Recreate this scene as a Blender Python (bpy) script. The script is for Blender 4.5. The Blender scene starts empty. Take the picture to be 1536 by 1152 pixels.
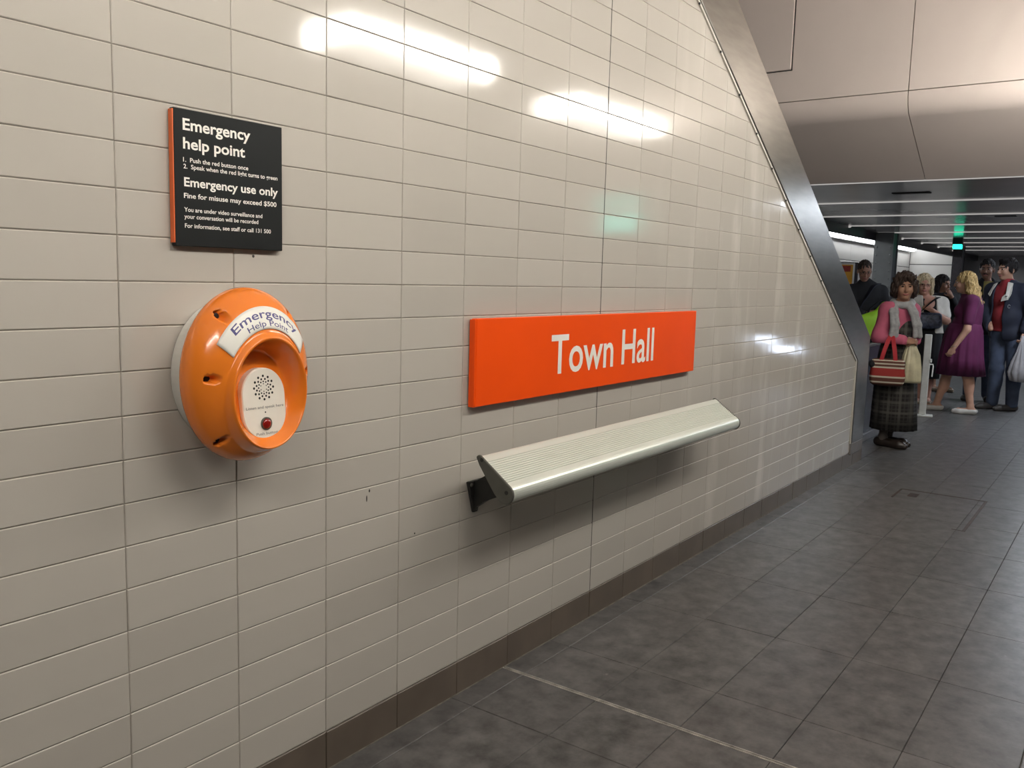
import bpy, math, random
import numpy as np
from mathutils import Vector, Matrix

random.seed(7)
SC = bpy.context.scene
COL = SC.collection

# ------------------------------------------------------------------ camera, world, exposure
YAW, PITCH, ROLL, FPX = .6231, .1215, .0267, 1303.9
CAM = np.array([-1.0467, -1.8194, 1.4503])
_F = np.array([math.cos(YAW)*math.cos(PITCH), math.sin(YAW)*math.cos(PITCH), -math.sin(PITCH)])
_R = np.cross(_F, [0, 0, 1.]); _R /= np.linalg.norm(_R)
_U = np.cross(_R, _F)
_R2 = _R*math.cos(ROLL) + _U*math.sin(ROLL)
_U2 = -_R*math.sin(ROLL) + _U*math.cos(ROLL)
cam_d = bpy.data.cameras.new('camera')
cam_d.sensor_width = 36.0
cam_d.lens = FPX/1536*36
cam_d.clip_start = .02
cam = bpy.data.objects.new('camera', cam_d)
COL.objects.link(cam)
cam.matrix_world = Matrix(((_R2[0], _U2[0], -_F[0], CAM[0]), (_R2[1], _U2[1], -_F[1], CAM[1]),
                           (_R2[2], _U2[2], -_F[2], CAM[2]), (0, 0, 0, 1)))
SC.camera = cam

w = bpy.data.worlds.new('world'); SC.world = w
w.use_nodes = True
w.node_tree.nodes['Background'].inputs[0].default_value = (.9, .95, 1, 1)
w.node_tree.nodes['Background'].inputs[1].default_value = .01

SC.view_settings.view_transform = 'Standard'
SC.view_settings.look = 'None'
SC.view_settings.exposure = 0.04
SC.view_settings.gamma = 1.0
SC.view_settings.use_curve_mapping = False
SC.cycles.use_denoising = True
SC.cycles.max_bounces = 8
SC.cycles.sample_clamp_indirect = 6.0

LAMP = 52.0            # radiance of the sides of the suspended lights
LAMP_LOW = 5.5        # and of their louvred underside
LAMP_COL = (1.0, .938, .85)
COOL = (.80, .88, 1.0)


# ------------------------------------------------------------------ materials
def nodes(m):
    m.use_nodes = True
    return m.node_tree.nodes, m.node_tree.links


def mat(name, col, rough=.5, metal=0., var=0., scale=20., bump=0., bscale=None, spec=.5, emit=None, estr=0.,
        stretch=None, coat=0., world=False):
    """principled material with noise variation of the colour and a fine bump"""
    m = bpy.data.materials.new(name)
    N, L = nodes(m)
    b = N['Principled BSDF']
    b.inputs['Base Color'].default_value = (*col, 1)
    b.inputs['Roughness'].default_value = rough
    b.inputs['Metallic'].default_value = metal
    b.inputs['Specular IOR Level'].default_value = spec
    b.inputs['Coat Weight'].default_value = coat
    m.diffuse_color = (*col, 1)
    if emit:
        b.inputs['Emission Color'].default_value = (*emit, 1)
        b.inputs['Emission Strength'].default_value = estr
    if var or bump:
        if world:
            co = N.new('ShaderNodeNewGeometry').outputs['Position']
        else:
            co = N.new('ShaderNodeTexCoord').outputs['Object']
        if stretch:
            mp = N.new('ShaderNodeMapping'); mp.inputs['Scale'].default_value = stretch
            L.new(co, mp.inputs[0]); co = mp.outputs[0]
    if var:
        t = N.new('ShaderNodeTexNoise'); t.inputs['Scale'].default_value = scale
        t.inputs['Detail'].default_value = 6; L.new(co, t.inputs['Vector'])
        r = N.new('ShaderNodeValToRGB')
        r.color_ramp.elements[0].position = .3; r.color_ramp.elements[1].position = .7
        r.color_ramp.elements[0].color = (*[c*(1-var) for c in col], 1)
        r.color_ramp.elements[1].color = (*[min(1, c*(1+var)) for c in col], 1)
        L.new(t.outputs['Fac'], r.inputs[0]); L.new(r.outputs[0], b.inputs['Base Color'])
    if bump:
        t2 = N.new('ShaderNodeTexNoise'); t2.inputs['Scale'].default_value = bscale or scale
        t2.inputs['Detail'].default_value = 3; L.new(co, t2.inputs['Vector'])
        bp = N.new('ShaderNodeBump'); bp.inputs['Strength'].default_value = bump
        bp.inputs['Distance'].default_value = .01
        L.new(t2.outputs['Fac'], bp.inputs['Height']); L.new(bp.outputs[0], b.inputs['Normal'])
    return m


def emitter(name, col, strength):
    m = bpy.data.materials.new(name)
    N, L = nodes(m)
    N.remove(N['Principled BSDF'])
    e = N.new('ShaderNodeEmission')
    e.inputs[0].default_value = (*col, 1); e.inputs[1].default_value = strength
    L.new(e.outputs[0], N['Material Output'].inputs[0])
    m.diffuse_color = (*col, 1)
    return m


def tile_material():
    """glazed wall tile: glossy, a little wavy, with hazy cleaning streaks in the glaze"""
    m = bpy.data.materials.new('glazed_tile')
    N, L = nodes(m); b = N['Principled BSDF']
    b.inputs['Specular IOR Level'].default_value = .55
    geo = N.new('ShaderNodeNewGeometry'); inf = N.new('ShaderNodeObjectInfo')
    # per tile shade
    r = N.new('ShaderNodeValToRGB')
    r.color_ramp.elements[0].color = (.475, .448, .402, 1); r.color_ramp.elements[1].color = (.510, .482, .434, 1)
    L.new(inf.outputs['Random'], r.inputs[0])
    # pale dried streaks: noise stretched upright, masked by a broad noise
    mp = N.new('ShaderNodeMapping'); mp.inputs['Scale'].default_value = (5.5, 1, 1.3); L.new(geo.outputs['Position'], mp.inputs[0])
    n1 = N.new('ShaderNodeTexNoise'); n1.inputs['Scale'].default_value = 1.; n1.inputs['Detail'].default_value = 5
    L.new(mp.outputs[0], n1.inputs['Vector'])
    r1 = N.new('ShaderNodeValToRGB'); r1.color_ramp.elements[0].position = .53; r1.color_ramp.elements[1].position = .70
    r1.color_ramp.elements[1].color = (.48, .48, .48, 1)
    L.new(n1.outputs['Fac'], r1.inputs[0])
    sx = N.new('ShaderNodeSeparateXYZ'); L.new(geo.outputs['Position'], sx.inputs[0])
    mr = N.new('ShaderNodeMapRange'); mr.inputs[1].default_value = 2.4; mr.inputs[2].default_value = 3.8
    L.new(sx.outputs['X'], mr.inputs[0])
    mu = N.new('ShaderNodeMath'); mu.operation = 'MULTIPLY'; L.new(r1.outputs[0], mu.inputs[0]); L.new(mr.outputs[0], mu.inputs[1])
    mx = N.new('ShaderNodeMix'); mx.data_type = 'RGBA'; mx.inputs[7].default_value = (.74, .72, .66, 1)
    L.new(mu.outputs[0], mx.inputs[0]); L.new(r.outputs[0], mx.inputs[6]); L.new(mx.outputs[2], b.inputs['Base Color'])
    rr = N.new('ShaderNodeMapRange'); rr.inputs[3].default_value = .085; rr.inputs[4].default_value = .30
    L.new(mu.outputs[0], rr.inputs[0]); L.new(rr.outputs[0], b.inputs['Roughness'])
    n2 = N.new('ShaderNodeTexNoise'); n2.inputs['Scale'].default_value = 9; n2.inputs['Detail'].default_value = 2
    L.new(geo.outputs['Position'], n2.inputs['Vector'])
    bp = N.new('ShaderNodeBump'); bp.inputs['Strength'].default_value = .035; bp.inputs['Distance'].default_value = .012
    L.new(n2.outputs['Fac'], bp.inputs['Height']); L.new(bp.outputs[0], b.inputs['Normal'])
    return m


def stone_material():
    m = bpy.data.materials.new('grey_floor_stone')
    N, L = nodes(m); b = N['Principled BSDF']
    geo = N.new('ShaderNodeNewGeometry'); inf = N.new('ShaderNodeObjectInfo')
    n1 = N.new('ShaderNodeTexNoise'); n1.inputs['Scale'].default_value = 11.; n1.inputs['Detail'].default_value = 9
    n1.inputs['Roughness'].default_value = .68
    L.new(geo.outputs['Position'], n1.inputs['Vector'])
    r = N.new('ShaderNodeValToRGB')
    r.color_ramp.elements[0].position = .34; r.color_ramp.elements[1].position = .66
    r.color_ramp.elements[0].color = (.050, .048, .047, 1); r.color_ramp.elements[1].color = (.140, .135, .131, 1)
    L.new(n1.outputs['Fac'], r.inputs[0])
    hs = N.new('ShaderNodeHueSaturation'); L.new(r.outputs[0], hs.inputs['Color'])
    mr = N.new('ShaderNodeMapRange'); mr.inputs[3].default_value = .93; mr.inputs[4].default_value = 1.06
    L.new(inf.outputs['Random'], mr.inputs[0]); L.new(mr.outputs[0], hs.inputs['Value'])
    # sparse pale scuffs
    n3 = N.new('ShaderNodeTexNoise'); n3.inputs['Scale'].default_value = 13; n3.inputs['Detail'].default_value = 4
    L.new(geo.outputs['Position'], n3.inputs['Vector'])
    r3 = N.new('ShaderNodeValToRGB'); r3.color_ramp.elements[0].position = .72; r3.color_ramp.elements[1].position = .80
    L.new(n3.outputs['Fac'], r3.inputs[0])
    mx = N.new('ShaderNodeMix'); mx.data_type = 'RGBA'; mx.inputs[7].default_value = (.26, .25, .24, 1)
    L.new(r3.outputs[0], mx.inputs[0]); L.new(hs.outputs[0], mx.inputs[6]); L.new(mx.outputs[2], b.inputs['Base Color'])
    b.inputs['Roughness'].default_value = .38
    b.inputs['Specular IOR Level'].default_value = .5
    n2 = N.new('ShaderNodeTexNoise'); n2.inputs['Scale'].default_value = 60; n2.inputs['Detail'].default_value = 5
    L.new(geo.outputs['Position'], n2.inputs['Vector'])
    bp = N.new('ShaderNodeBump'); bp.inputs['Strength'].default_value = .12; bp.inputs['Distance'].default_value = .004
    L.new(n2.outputs['Fac'], bp.inputs['Height']); L.new(bp.outputs[0], b.inputs['Normal'])
    return m


def plaid_material(name, base, c1, c2, scale):
    """woven check from two sets of bands"""
    m = bpy.data.materials.new(name)
    N, L = nodes(m); b = N['Principled BSDF']; b.inputs['Roughness'].default_value = .9
    tc = N.new('ShaderNodeTexCoord')
    cur = None
    for i, (ax, col, sc, lo, f) in enumerate((('X', c1, scale, .62, .65), ('Z', c1, scale, .62, .65),
                                              ('X', c2, scale*.37, .80, .55), ('Z', c2, scale*.37, .80, .55))):
        wv = N.new('ShaderNodeTexWave'); wv.bands_direction = ax; wv.inputs['Scale'].default_value = sc
        wv.inputs['Distortion'].default_value = .25
        L.new(tc.outputs['Object'], wv.inputs['Vector'])
        r = N.new('ShaderNodeValToRGB'); r.color_ramp.elements[0].position = lo; r.color_ramp.elements[1].position = lo+.12
        r.color_ramp.elements[1].color = (f, f, f, 1)
        L.new(wv.outputs['Fac'], r.inputs[0])
        mx = N.new('ShaderNodeMix'); mx.data_type = 'RGBA'
        L.new(r.outputs[0], mx.inputs[0])
        mx.inputs[7].default_value = (*col, 1)
        if cur is None: mx.inputs[6].default_value = (*base, 1)
        else: L.new(cur, mx.inputs[6])
        cur = mx.outputs[2]
    L.new(cur, b.inputs['Base Color'])
    m.diffuse_color = (*base, 1)
    return m


def stripe_material(name, stops, span, z0):
    """horizontal stripes by height in the object"""
    m = bpy.data.materials.new(name)
    N, L = nodes(m); b = N['Principled BSDF']; b.inputs['Roughness'].default_value = .8
    tc = N.new('ShaderNodeTexCoord'); sx = N.new('ShaderNodeSeparateXYZ'); L.new(tc.outputs['Object'], sx.inputs[0])
    mr = N.new('ShaderNodeMapRange'); mr.inputs[1].default_value = z0; mr.inputs[2].default_value = z0+span
    L.new(sx.outputs['Z'], mr.inputs[0])
    r = N.new('ShaderNodeValToRGB'); r.color_ramp.interpolation = 'CONSTANT'
    el = r.color_ramp.elements
    el[0].position = 0; el[0].color = (*stops[0][1], 1)
    el[1].position = stops[1][0]; el[1].color = (*stops[1][1], 1)
    for p, c in stops[2:]:
        e = el.new(p); e.color = (*c, 1)
    L.new(mr.outputs[0], r.inputs[0]); L.new(r.outputs[0], b.inputs['Base Color'])
    return m


def eye_material():
    m = bpy.data.materials.new('eye')
    N, L = nodes(m); b = N['Principled BSDF']; b.inputs['Roughness'].default_value = .15
    tc = N.new('ShaderNodeTexCoord'); sx = N.new('ShaderNodeSeparateXYZ'); L.new(tc.outputs['Object'], sx.inputs[0])
    r = N.new('ShaderNodeValToRGB'); r.color_ramp.interpolation = 'CONSTANT'
    r.color_ramp.elements[0].color = (.02, .012, .008, 1)
    r.color_ramp.elements[1].position = .28; r.color_ramp.elements[1].color = (.62, .58, .54, 1)
    mr = N.new('ShaderNodeMapRange'); mr.inputs[1].default_value = -.0125; mr.inputs[2].default_value = .0125
    L.new(sx.outputs['Y'], mr.inputs[0]); L.new(mr.outputs[0], r.inputs[0]); L.new(r.outputs[0], b.inputs['Base Color'])
    return m


M = {}
M['tile'] = tile_material()
M['tile_edge'] = mat('glazed_tile_edge', (.50, .47, .42), .42, var=.05, scale=8, world=True)
M['grout'] = mat('grout', (.30, .275, .24), .9, var=.25, scale=30, world=True)
M['dark_joint'] = mat('dark_joint', (.045, .042, .04), .8, var=.2)
M['base_tile'] = mat('brown_base_tile', (.125, .100, .078), .33, var=.14, scale=7, bump=.05, world=True)
M['stone'] = stone_material()
M['floor_grout'] = mat('floor_grout', (.075, .070, .066), .9, var=.3, scale=12, world=True)
M['pale_grout'] = mat('pale_grout', (.46, .44, .40), .8, var=.4, scale=25, world=True)
M['sealant'] = mat('sealant', (.17, .155, .13), .8, var=.4, scale=25, world=True)
M['steel'] = mat('brushed_steel', (.33, .315, .285), .30, 1., var=.10, scale=5, bump=.02, bscale=40, stretch=(1, 1, 6), world=True)
M['flange'] = mat('pale_flange', (.60, .57, .51), .4, .1, var=.05)
M['cream'] = mat('cream_panel', (.74, .655, .61), .42, var=.03, scale=2, world=True)
M['ceil'] = mat('white_ceiling', (.74, .70, .67), .7, var=.03, scale=2, world=True)
M['dark_ceil'] = mat('dark_polished_ceiling', (.72, .68, .68), .20, .40, var=.08, scale=1.2, world=True)
M['bar'] = emitter('glowing_ceiling_trim', (1, .96, .92), .42)  # pale ceiling trims, made to glow so they show as brightly lit
M['beam'] = mat('dark_beam', (.030, .024, .030), .45, var=.2)
M['column'] = mat('painted_steel_column', (.24, .25, .25), .45, var=.12, scale=4)
M['plain_wall'] = mat('plain_wall', (.07, .067, .065), .6, var=.06, scale=2, world=True)
M['plat_tile'] = mat('platform_wall_panel', (.62, .60, .56), .35, var=.06, scale=1, world=True)
M['far_wall'] = mat('far_grey_wall', (.36, .34, .34), .5, var=.1, scale=2, world=True)
M['navy_panel'] = mat('dark_blue_panel', (.040, .044, .062), .22, .2, var=.2, scale=3, world=True)
M['grey_kerb'] = mat('grey_kerb', (.20, .19, .19), .6, var=.1)
M['lamp'] = emitter('lamp_diffuser', LAMP_COL, LAMP)
M['lamp_low'] = emitter('lamp_louvre', LAMP_COL, LAMP_LOW)
M['cool_fill'] = emitter('cool_fill', COOL, 54.)
M['tube'] = emitter('fluorescent_tube', (.93, .96, 1), 22.)
M['white_metal'] = mat('white_enamel', (.80, .79, .76), .4, var=.03)
M['black_sign'] = mat('black_sign', (.011, .0125, .013), .5, var=.15, scale=6, spec=.2)
M['sign_orange'] = mat('sign_orange', (.92, .085, .004), .33, var=.03, scale=4, spec=.3)
M['edge_orange'] = mat('edge_orange', (.72, .14, .03), .4, var=.05)
M['print_white'] = mat('white_lettering', (.86, .84, .78), .5, var=.02)
M['shell_orange'] = mat('shell_orange', (.83, .215, .020), .20, var=.05, scale=3, bump=.01, bscale=5, coat=.3)
M['shell_white'] = mat('shell_white', (.70, .69, .64), .4, var=.06, scale=12)
M['label_white'] = mat('label_white', (.80, .79, .73), .35, var=.03)
M['plate_white'] = mat('plate_white', (.82, .79, .70), .35, var=.03)
M['label_blue'] = mat('label_blue', (.060, .055, .20), .5, var=.05)
M['print_grey'] = mat('print_grey', (.20, .20, .19), .6, var=.05)
M['black'] = mat('black_hole', (.008, .008, .008), .7, var=.2)
M['red_button'] = mat('red_button', (.22, .008, .006), .15, var=.1, coat=.5)
M['alu'] = mat('satin_aluminium', (.72, .76, .69), .36, .40, var=.03, scale=3, bump=.01, bscale=60)
M['cap_grey'] = mat('dark_grey_casting', (.095, .095, .082), .5, .2, var=.12)
M['bracket'] = mat('black_bracket', (.018, .018, .017), .5, var=.2)
M['rust'] = mat('rusty_frame', (.060, .040, .030), .6, .4, var=.4, scale=15, world=True)
M['pole_white'] = mat('pole_white', (.60, .60, .55), .4, var=.08)
M['green_light'] = emitter('green_light', (.02, 1, .55), 3.5)
M['teal_sign'] = emitter('teal_sign', (.18, .85, .70), 4.)
M['blue_screen'] = emitter('blue_white_screen', (.72, .82, 1), 11.)
M['eye'] = eye_material()


# ------------------------------------------------------------------ mesh helpers
def link(o, parent=None):
    COL.objects.link(o)
    if parent is not None:
        o.parent = parent
    return o


def mesh_obj(name, verts, faces, m, parent=None, smooth=False, loc=None):
    me = bpy.data.meshes.new(name)
    me.from_pydata([tuple(map(float, v)) for v in verts], [], [tuple(map(int, f)) for f in faces])
    me.update()
    for mm in (m if isinstance(m, (list, tuple)) else [m]):
        me.materials.append(mm)
    if smooth:
        me.polygons.foreach_set('use_smooth', [True]*len(me.polygons))
    o = bpy.data.objects.new(name, me)
    if loc is not None:
        o.location = loc
    return link(o, parent)


def empty(name, loc=(0, 0, 0), rz=0., parent=None):
    o = bpy.data.objects.new(name, None)
    o.empty_display_size = .1
    o.location = loc; o.rotation_euler = (0, 0, rz)
    return link(o, parent)


def tag(o, label, cat=None, group=None, kind=None):
    o['label'] = label
    if cat: o['category'] = cat
    if group: o['group'] = group
    if kind: o['kind'] = kind
    return o


class MB:
    """collects boxes, tubes, prisms into one mesh"""
    def __init__(s): s.v, s.f = [], []

    def add(s, v, f):
        n = len(s.v); s.v += [tuple(p) for p in v]; s.f += [tuple(i+n for i in q) for q in f]; return s

    def box(s, lo, hi, bevel=0.):
        x0, y0, z0 = lo; x1, y1, z1 = hi
        if not bevel:
            v = [(x0, y0, z0), (x1, y0, z0), (x1, y1, z0), (x0, y1, z0), (x0, y0, z1), (x1, y0, z1), (x1, y1, z1), (x0, y1, z1)]
            return s.add(v, [(0, 3, 2, 1), (4, 5, 6, 7), (0, 1, 5, 4), (1, 2, 6, 5), (2, 3, 7, 6), (3, 0, 4, 7)])
        b = bevel
        def ring(ins, z): return [(x0+ins, y0+b if not ins else y0+ins, z)]
        # chamfered box: 24 verts
        v = []; idx = {}
        for sx in (0, 1):
            for sy in (0, 1):
                for sz in (0, 1):
                    c = (x1 if sx else x0, y1 if sy else y0, z1 if sz else z0)
                    d = (-1 if sx else 1, -1 if sy else 1, -1 if sz else 1)
                    for a in range(3):
                        p = [c[i]+d[i]*b if i != a else c[i] for i in range(3)]
                        idx[(sx, sy, sz, a)] = len(v); v.append(tuple(p))
        f = []
        for a in range(3):
            o1, o2 = (a+1) % 3, (a+2) % 3
            for sa in (0, 1):
                q = []
                for (p, r) in ((0, 0), (1, 0), (1, 1), (0, 1)):
                    k = [0, 0, 0]; k[a] = sa; k[o1] = p; k[o2] = r
                    q.append(idx[(*k, a)])
                f.append(tuple(q if sa else q[::-1]))
        for a in range(3):   # edges along axis a
            o1, o2 = (a+1) % 3, (a+2) % 3
            for p in (0, 1):
                for r in (0, 1):
                    k0 = [0, 0, 0]; k0[o1] = p; k0[o2] = r; k1 = list(k0); k1[a] = 1
                    q = [idx[(*k0, o1)], idx[(*k1, o1)], idx[(*k1, o2)], idx[(*k0, o2)]]
                    f.append(tuple(q if (p + r) % 2 == 1 else q[::-1]))
        for sx in (0, 1):
            for sy in (0, 1):
                for sz in (0, 1):
                    q = [idx[(sx, sy, sz, a)] for a in range(3)]
                    f.append(tuple(q if (sx+sy+sz) % 2 == 1 else q[::-1]))
        return s.add(v, f)

    def prism(s, poly, a0, a1, axis='y', inset=0.):
        """polygon in the plane across the axis, pulled from a0 to a1"""
        n = len(poly)
        def P(u, v, a): return (u, a, v) if axis == 'y' else ((a, u, v) if axis == 'x' else (u, v, a))
        v = [P(u, w_, a0) for u, w_ in poly] + [P(u, w_, a1) for u, w_ in poly]
        f = [tuple(range(n)), tuple(range(2*n-1, n-1, -1))]
        for i in range(n):
            j = (i+1) % n
            f.append((j, i, n+i, n+j))
        ar = sum(poly[i][0]*poly[(i+1) % n][1]-poly[(i+1) % n][0]*poly[i][1] for i in range(n))
        flip = (ar < 0) if axis in ('y',) else (ar > 0)
        if a1 < a0: flip = not flip
        if flip: f = [q[::-1] for q in f]
        return s.add(v, f)

    def tube(s, pts, r, n=10, caps=True):
        pts = [Vector(p) for p in pts]
        rs = r if isinstance(r, (list, tuple)) else [r]*len(pts)
        base = len(s.v); up = None; rings = []
        for i, p in enumerate(pts):
            d = (pts[min(i+1, len(pts)-1)]-pts[max(i-1, 0)]).normalized()
            if up is None:
                up = d.orthogonal().normalized()
            else:
                up = (up-d*up.dot(d)).normalized()
            si = d.cross(up)
            rings.append([p+(up*math.cos(2*math.pi*k/n)+si*math.sin(2*math.pi*k/n))*rs[i] for k in range(n)])
        v = [tuple(q) for rg in rings for q in rg]; f = []
        for i in range(len(pts)-1):
            for k in range(n):
                a = i*n+k; b = i*n+(k+1) % n
                f.append((a, b, b+n, a+n))
        if caps:
            f.append(tuple(range(n))[::-1]); f.append(tuple(range((len(pts)-1)*n, len(pts)*n)))
        return s.add(v, f)

    def sphere(s, c, r, nu=12, nv=8):
        rx, ry, rz = r if isinstance(r, (list, tuple)) else (r, r, r)
        v = [(c[0], c[1], c[2]+rz)]
        for j in range(1, nv):
            t = math.pi*j/nv
            for i in range(nu):
                p = 2*math.pi*i/nu
                v.append((c[0]+rx*math.sin(t)*math.cos(p), c[1]+ry*math.sin(t)*math.sin(p), c[2]+rz*math.cos(t)))
        v.append((c[0], c[1], c[2]-rz)); f = []
        for i in range(nu): f.append((0, 1+i, 1+(i+1) % nu))
        for j in range(nv-2):
            for i in range(nu):
                a = 1+j*nu+i; b = 1+j*nu+(i+1) % nu
                f.append((a, a+nu, b+nu, b))
        e = len(v)-1; o = 1+(nv-2)*nu
        for i in range(nu): f.append((o+i, e, o+(i+1) % nu))
        return s.add(v, f)

    def disc(s, c, r, n=12, normal='y-'):
        v = [(c[0]+r*math.cos(2*math.pi*i/n), c[1], c[2]+r*math.sin(2*math.pi*i/n)) for i in range(n)]
        return s.add(v, [tuple(range(n))])

    def build(s, name, m, parent=None, smooth=False, loc=None):
        return mesh_obj(name, s.v, s.f, m, parent, smooth, loc)


def clip(poly, a, b, c):
    """keep a*x + b*z <= c"""
    out = []
    for i in range(len(poly)):
        p, q = poly[i], poly[(i+1) % len(poly)]
        dp, dq = a*p[0]+b*p[1]-c, a*q[0]+b*q[1]-c
        if dp <= 0: out.append(p)
        if (dp < 0 < dq) or (dq < 0 < dp):
            t = dp/(dp-dq); out.append((p[0]+t*(q[0]-p[0]), p[1]+t*(q[1]-p[1])))
    return out


def project(P):
    d = np.asarray(P, float)-CAM; z = d@_F
    return 768+FPX*(d@_R2)/z, 576-FPX*(d@_U2)/z, z


def on_screen_area(poly3):
    pts = [project(p) for p in poly3]
    if min(p[2] for p in pts) < .1: return 0
    q = [(p[0], p[1]) for p in pts]
    for a, b, c in ((1, 0, 1536), (-1, 0, 0), (0, 1, 1152), (0, -1, 0)):
        q = clip(q, a, b, c)
        if len(q) < 3: return 0
    return abs(sum(q[i][0]*q[(i+1) % len(q)][1]-q[(i+1) % len(q)][0]*q[i][1] for i in range(len(q))))/2


def text_mesh(body, bold=0.0, space=1.0):
    """flat mesh of a line of text, returned as verts (x, y) and faces"""
    cu = bpy.data.curves.new('text', 'FONT')
    cu.body = body; cu.size = 1; cu.offset = bold; cu.space_character = space; cu.resolution_u = 4
    o = bpy.data.objects.new('text', cu); COL.objects.link(o)
    dg = bpy.context.evaluated_depsgraph_get(); dg.update()
    me = bpy.data.meshes.new_from_object(o.evaluated_get(dg))
    v = np.array([p.co[:] for p in me.vertices]); f = [tuple(p.vertices) for p in me.polygons]
    bpy.data.objects.remove(o); bpy.data.curves.remove(cu); bpy.data.meshes.remove(me)
    return v, f


_CAP = {}
def cap_height(bold):
    if bold not in _CAP:
        v, f = text_mesh('E', bold); _CAP[bold] = (v[:, 1].min(), v[:, 1].max())
    return _CAP[bold]


def letter_line(body, x0, x1, base, cap, y, m, parent, bold=.02, space=1.0, name='lettering', origin=(0, 0, 0)):
    v, f = text_mesh(body, bold, space)
    c0, c1 = cap_height(bold)
    sx = (x1-x0)/(v[:, 0].max()-v[:, 0].min())
    X = x0+(v[:, 0]-v[:, 0].min())*sx; Z = base+(v[:, 1]-c0)*cap/(c1-c0)
    vv = [(a-origin[0], y-origin[1], b-origin[2]) for a, b in zip(X, Z)]
    return mesh_obj(name, vv, f, m, parent)


# ================================================================== THE SETTING
GRAD = -.573
LX0, LZ0 = 2.937, 2.74          # inner edge of the sloping steel band
RX0, RZ0 = 3.34, 2.881          # outer edge
def zL(x): return LZ0+GRAD*(x-LX0)
def zR(x): return RZ0+GRAD*(x-RX0)
def xL(z): return LX0+(z-LZ0)/GRAD
def xR(z): return RX0+(z-RZ0)/GRAD
TOP = 3.9
XV0, XV1 = 6.20, 6.545          # upright part of the band
Z0T = .12                       # top of the base course

# ---- tiled wall
wall_poly = [(-4.2, 0), (XV1, 0), (XV1, zR(XV1)), (xR(TOP), TOP), (-4.2, TOP)]
wall = MB().prism(wall_poly, .0030, .20).build('wall_left', M['grout'])
tag(wall, 'grey glazed tile wall with sloping steel edged end', kind='structure')
G = .0009                        # half joint
def tile_geom(poly, cx, cz, bev=.0019):
    """bevelled tile: front face at y = 0, its edges falling back to the joint"""
    n = len(poly)
    inner = []
    for i in range(n):
        p0, p1, p2 = Vector(poly[i-1]), Vector(poly[i]), Vector(poly[(i+1) % n])
        e1 = (p1-p0).normalized(); e2 = (p2-p1).normalized()
        n1 = Vector((-e1.y, e1.x)); n2 = Vector((-e2.y, e2.x))
        b_ = (n1+n2); dn = max(.35, 1+n1.dot(n2)); b_ = b_*(1/dn)
        inner.append(p1+b_*bev)
    v = [(p[0]-cx, 0., p[1]-cz) for p in inner] + [(p[0]-cx, .0017, p[1]-cz) for p in poly] + [(p[0]-cx, .006, p[1]-cz) for p in poly]
    f = [tuple(range(n))]
    for k in (0, n):
        for i in range(n):
            j = (i+1) % n
            f.append((k+j, k+i, k+n+i, k+n+j))
    return v, f

def poly_area(p): return abs(sum(p[i][0]*p[(i+1) % len(p)][1]-p[(i+1) % len(p)][0]*p[i][1] for i in range(len(p))))/2

cells = []
for c in range(-14, 21):
    for r in range(0, 38):
        x0, x1 = c*.3, (c+1)*.3
        z0, z1 = Z0T+r*.1, Z0T+(r+1)*.1
        gl = G*2.2 if c == 7 else G; gr = G*2.2 if c == 6 else G
        q = [(x0+gl, z0+G), (x1-gr, z0+G), (x1-gr, z1-G), (x0+gl, z1-G)]
        full = True
        for a, b, d in ((-GRAD, 1, LZ0-GRAD*LX0-.012), (1, 0, XV0-.004), (0, 1, TOP)):
            q2 = clip(q, a, b, d)
            if len(q2) != len(q) or any(abs(u[0]-v_[0])+abs(u[1]-v_[1]) > 1e-9 for u, v_ in zip(q2, q)): full = False
            q = q2
            if len(q) < 3: break
        if len(q) < 3 or poly_area(q) < 2e-4: continue
        ar = on_screen_area([(u, 0, v_) for u, v_ in q])
        cells.append((ar, c, r, q, full))
cells.sort(key=lambda t: -t[0])
singles = [t for t in cells[:300] if t[0] > 40]
rest = cells[len(singles):]
shared = {}
for ar, c, r, q, full in singles:
    cx, cz = c*.3+.15, Z0T+r*.1+.05
    key = (c in (6, 7)) and c
    if full and key in shared:
        o = bpy.data.objects.new('tile', shared[key]); link(o, wall)
    else:
        v, f = tile_geom(q, cx, cz)
        o = mesh_obj('tile', v, f, [M['tile'], M['tile_edge']], wall)
        o.data.polygons.foreach_set('material_index', [0 if len(p.vertices) == len(q) and i_ == 0 else 1 for i_, p in enumerate(o.data.polygons)])
        if full: shared[key] = o.data
    o.location = (cx, random.uniform(-.0004, .0002), cz)
    o.rotation_euler = (random.gauss(0, .0022), random.gauss(0, .0006), random.gauss(0, .0022))
mb = MB(); mi = []
for ar, c, r, q, full in rest:
    v, f = tile_geom(q, 0, 0); mb.add(v, f); mi += [0]+[1]*(len(f)-1)
o = mb.build('outer_tiles', [M['tile'], M['tile_edge']], wall); o.data.polygons.foreach_set('material_index', mi); o['kind'] = 'stuff'
mb = MB().box((2.1-.0022, .0005, Z0T), (2.1+.0022, .006, TOP))
mb.build('expansion_joint', M['dark_joint'], wall)

for (x, z, a, b) in ((.358, 1.487, .004, .004), (.770, .808, .003, .005), (.759, .786, .0022, .010), (.973, .631, .003, .003)):
    MB().sphere((x, -.0004, z), (a, .0012, b), 8, 5).build('scuff_mark', M['dark_joint'], wall)

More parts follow.
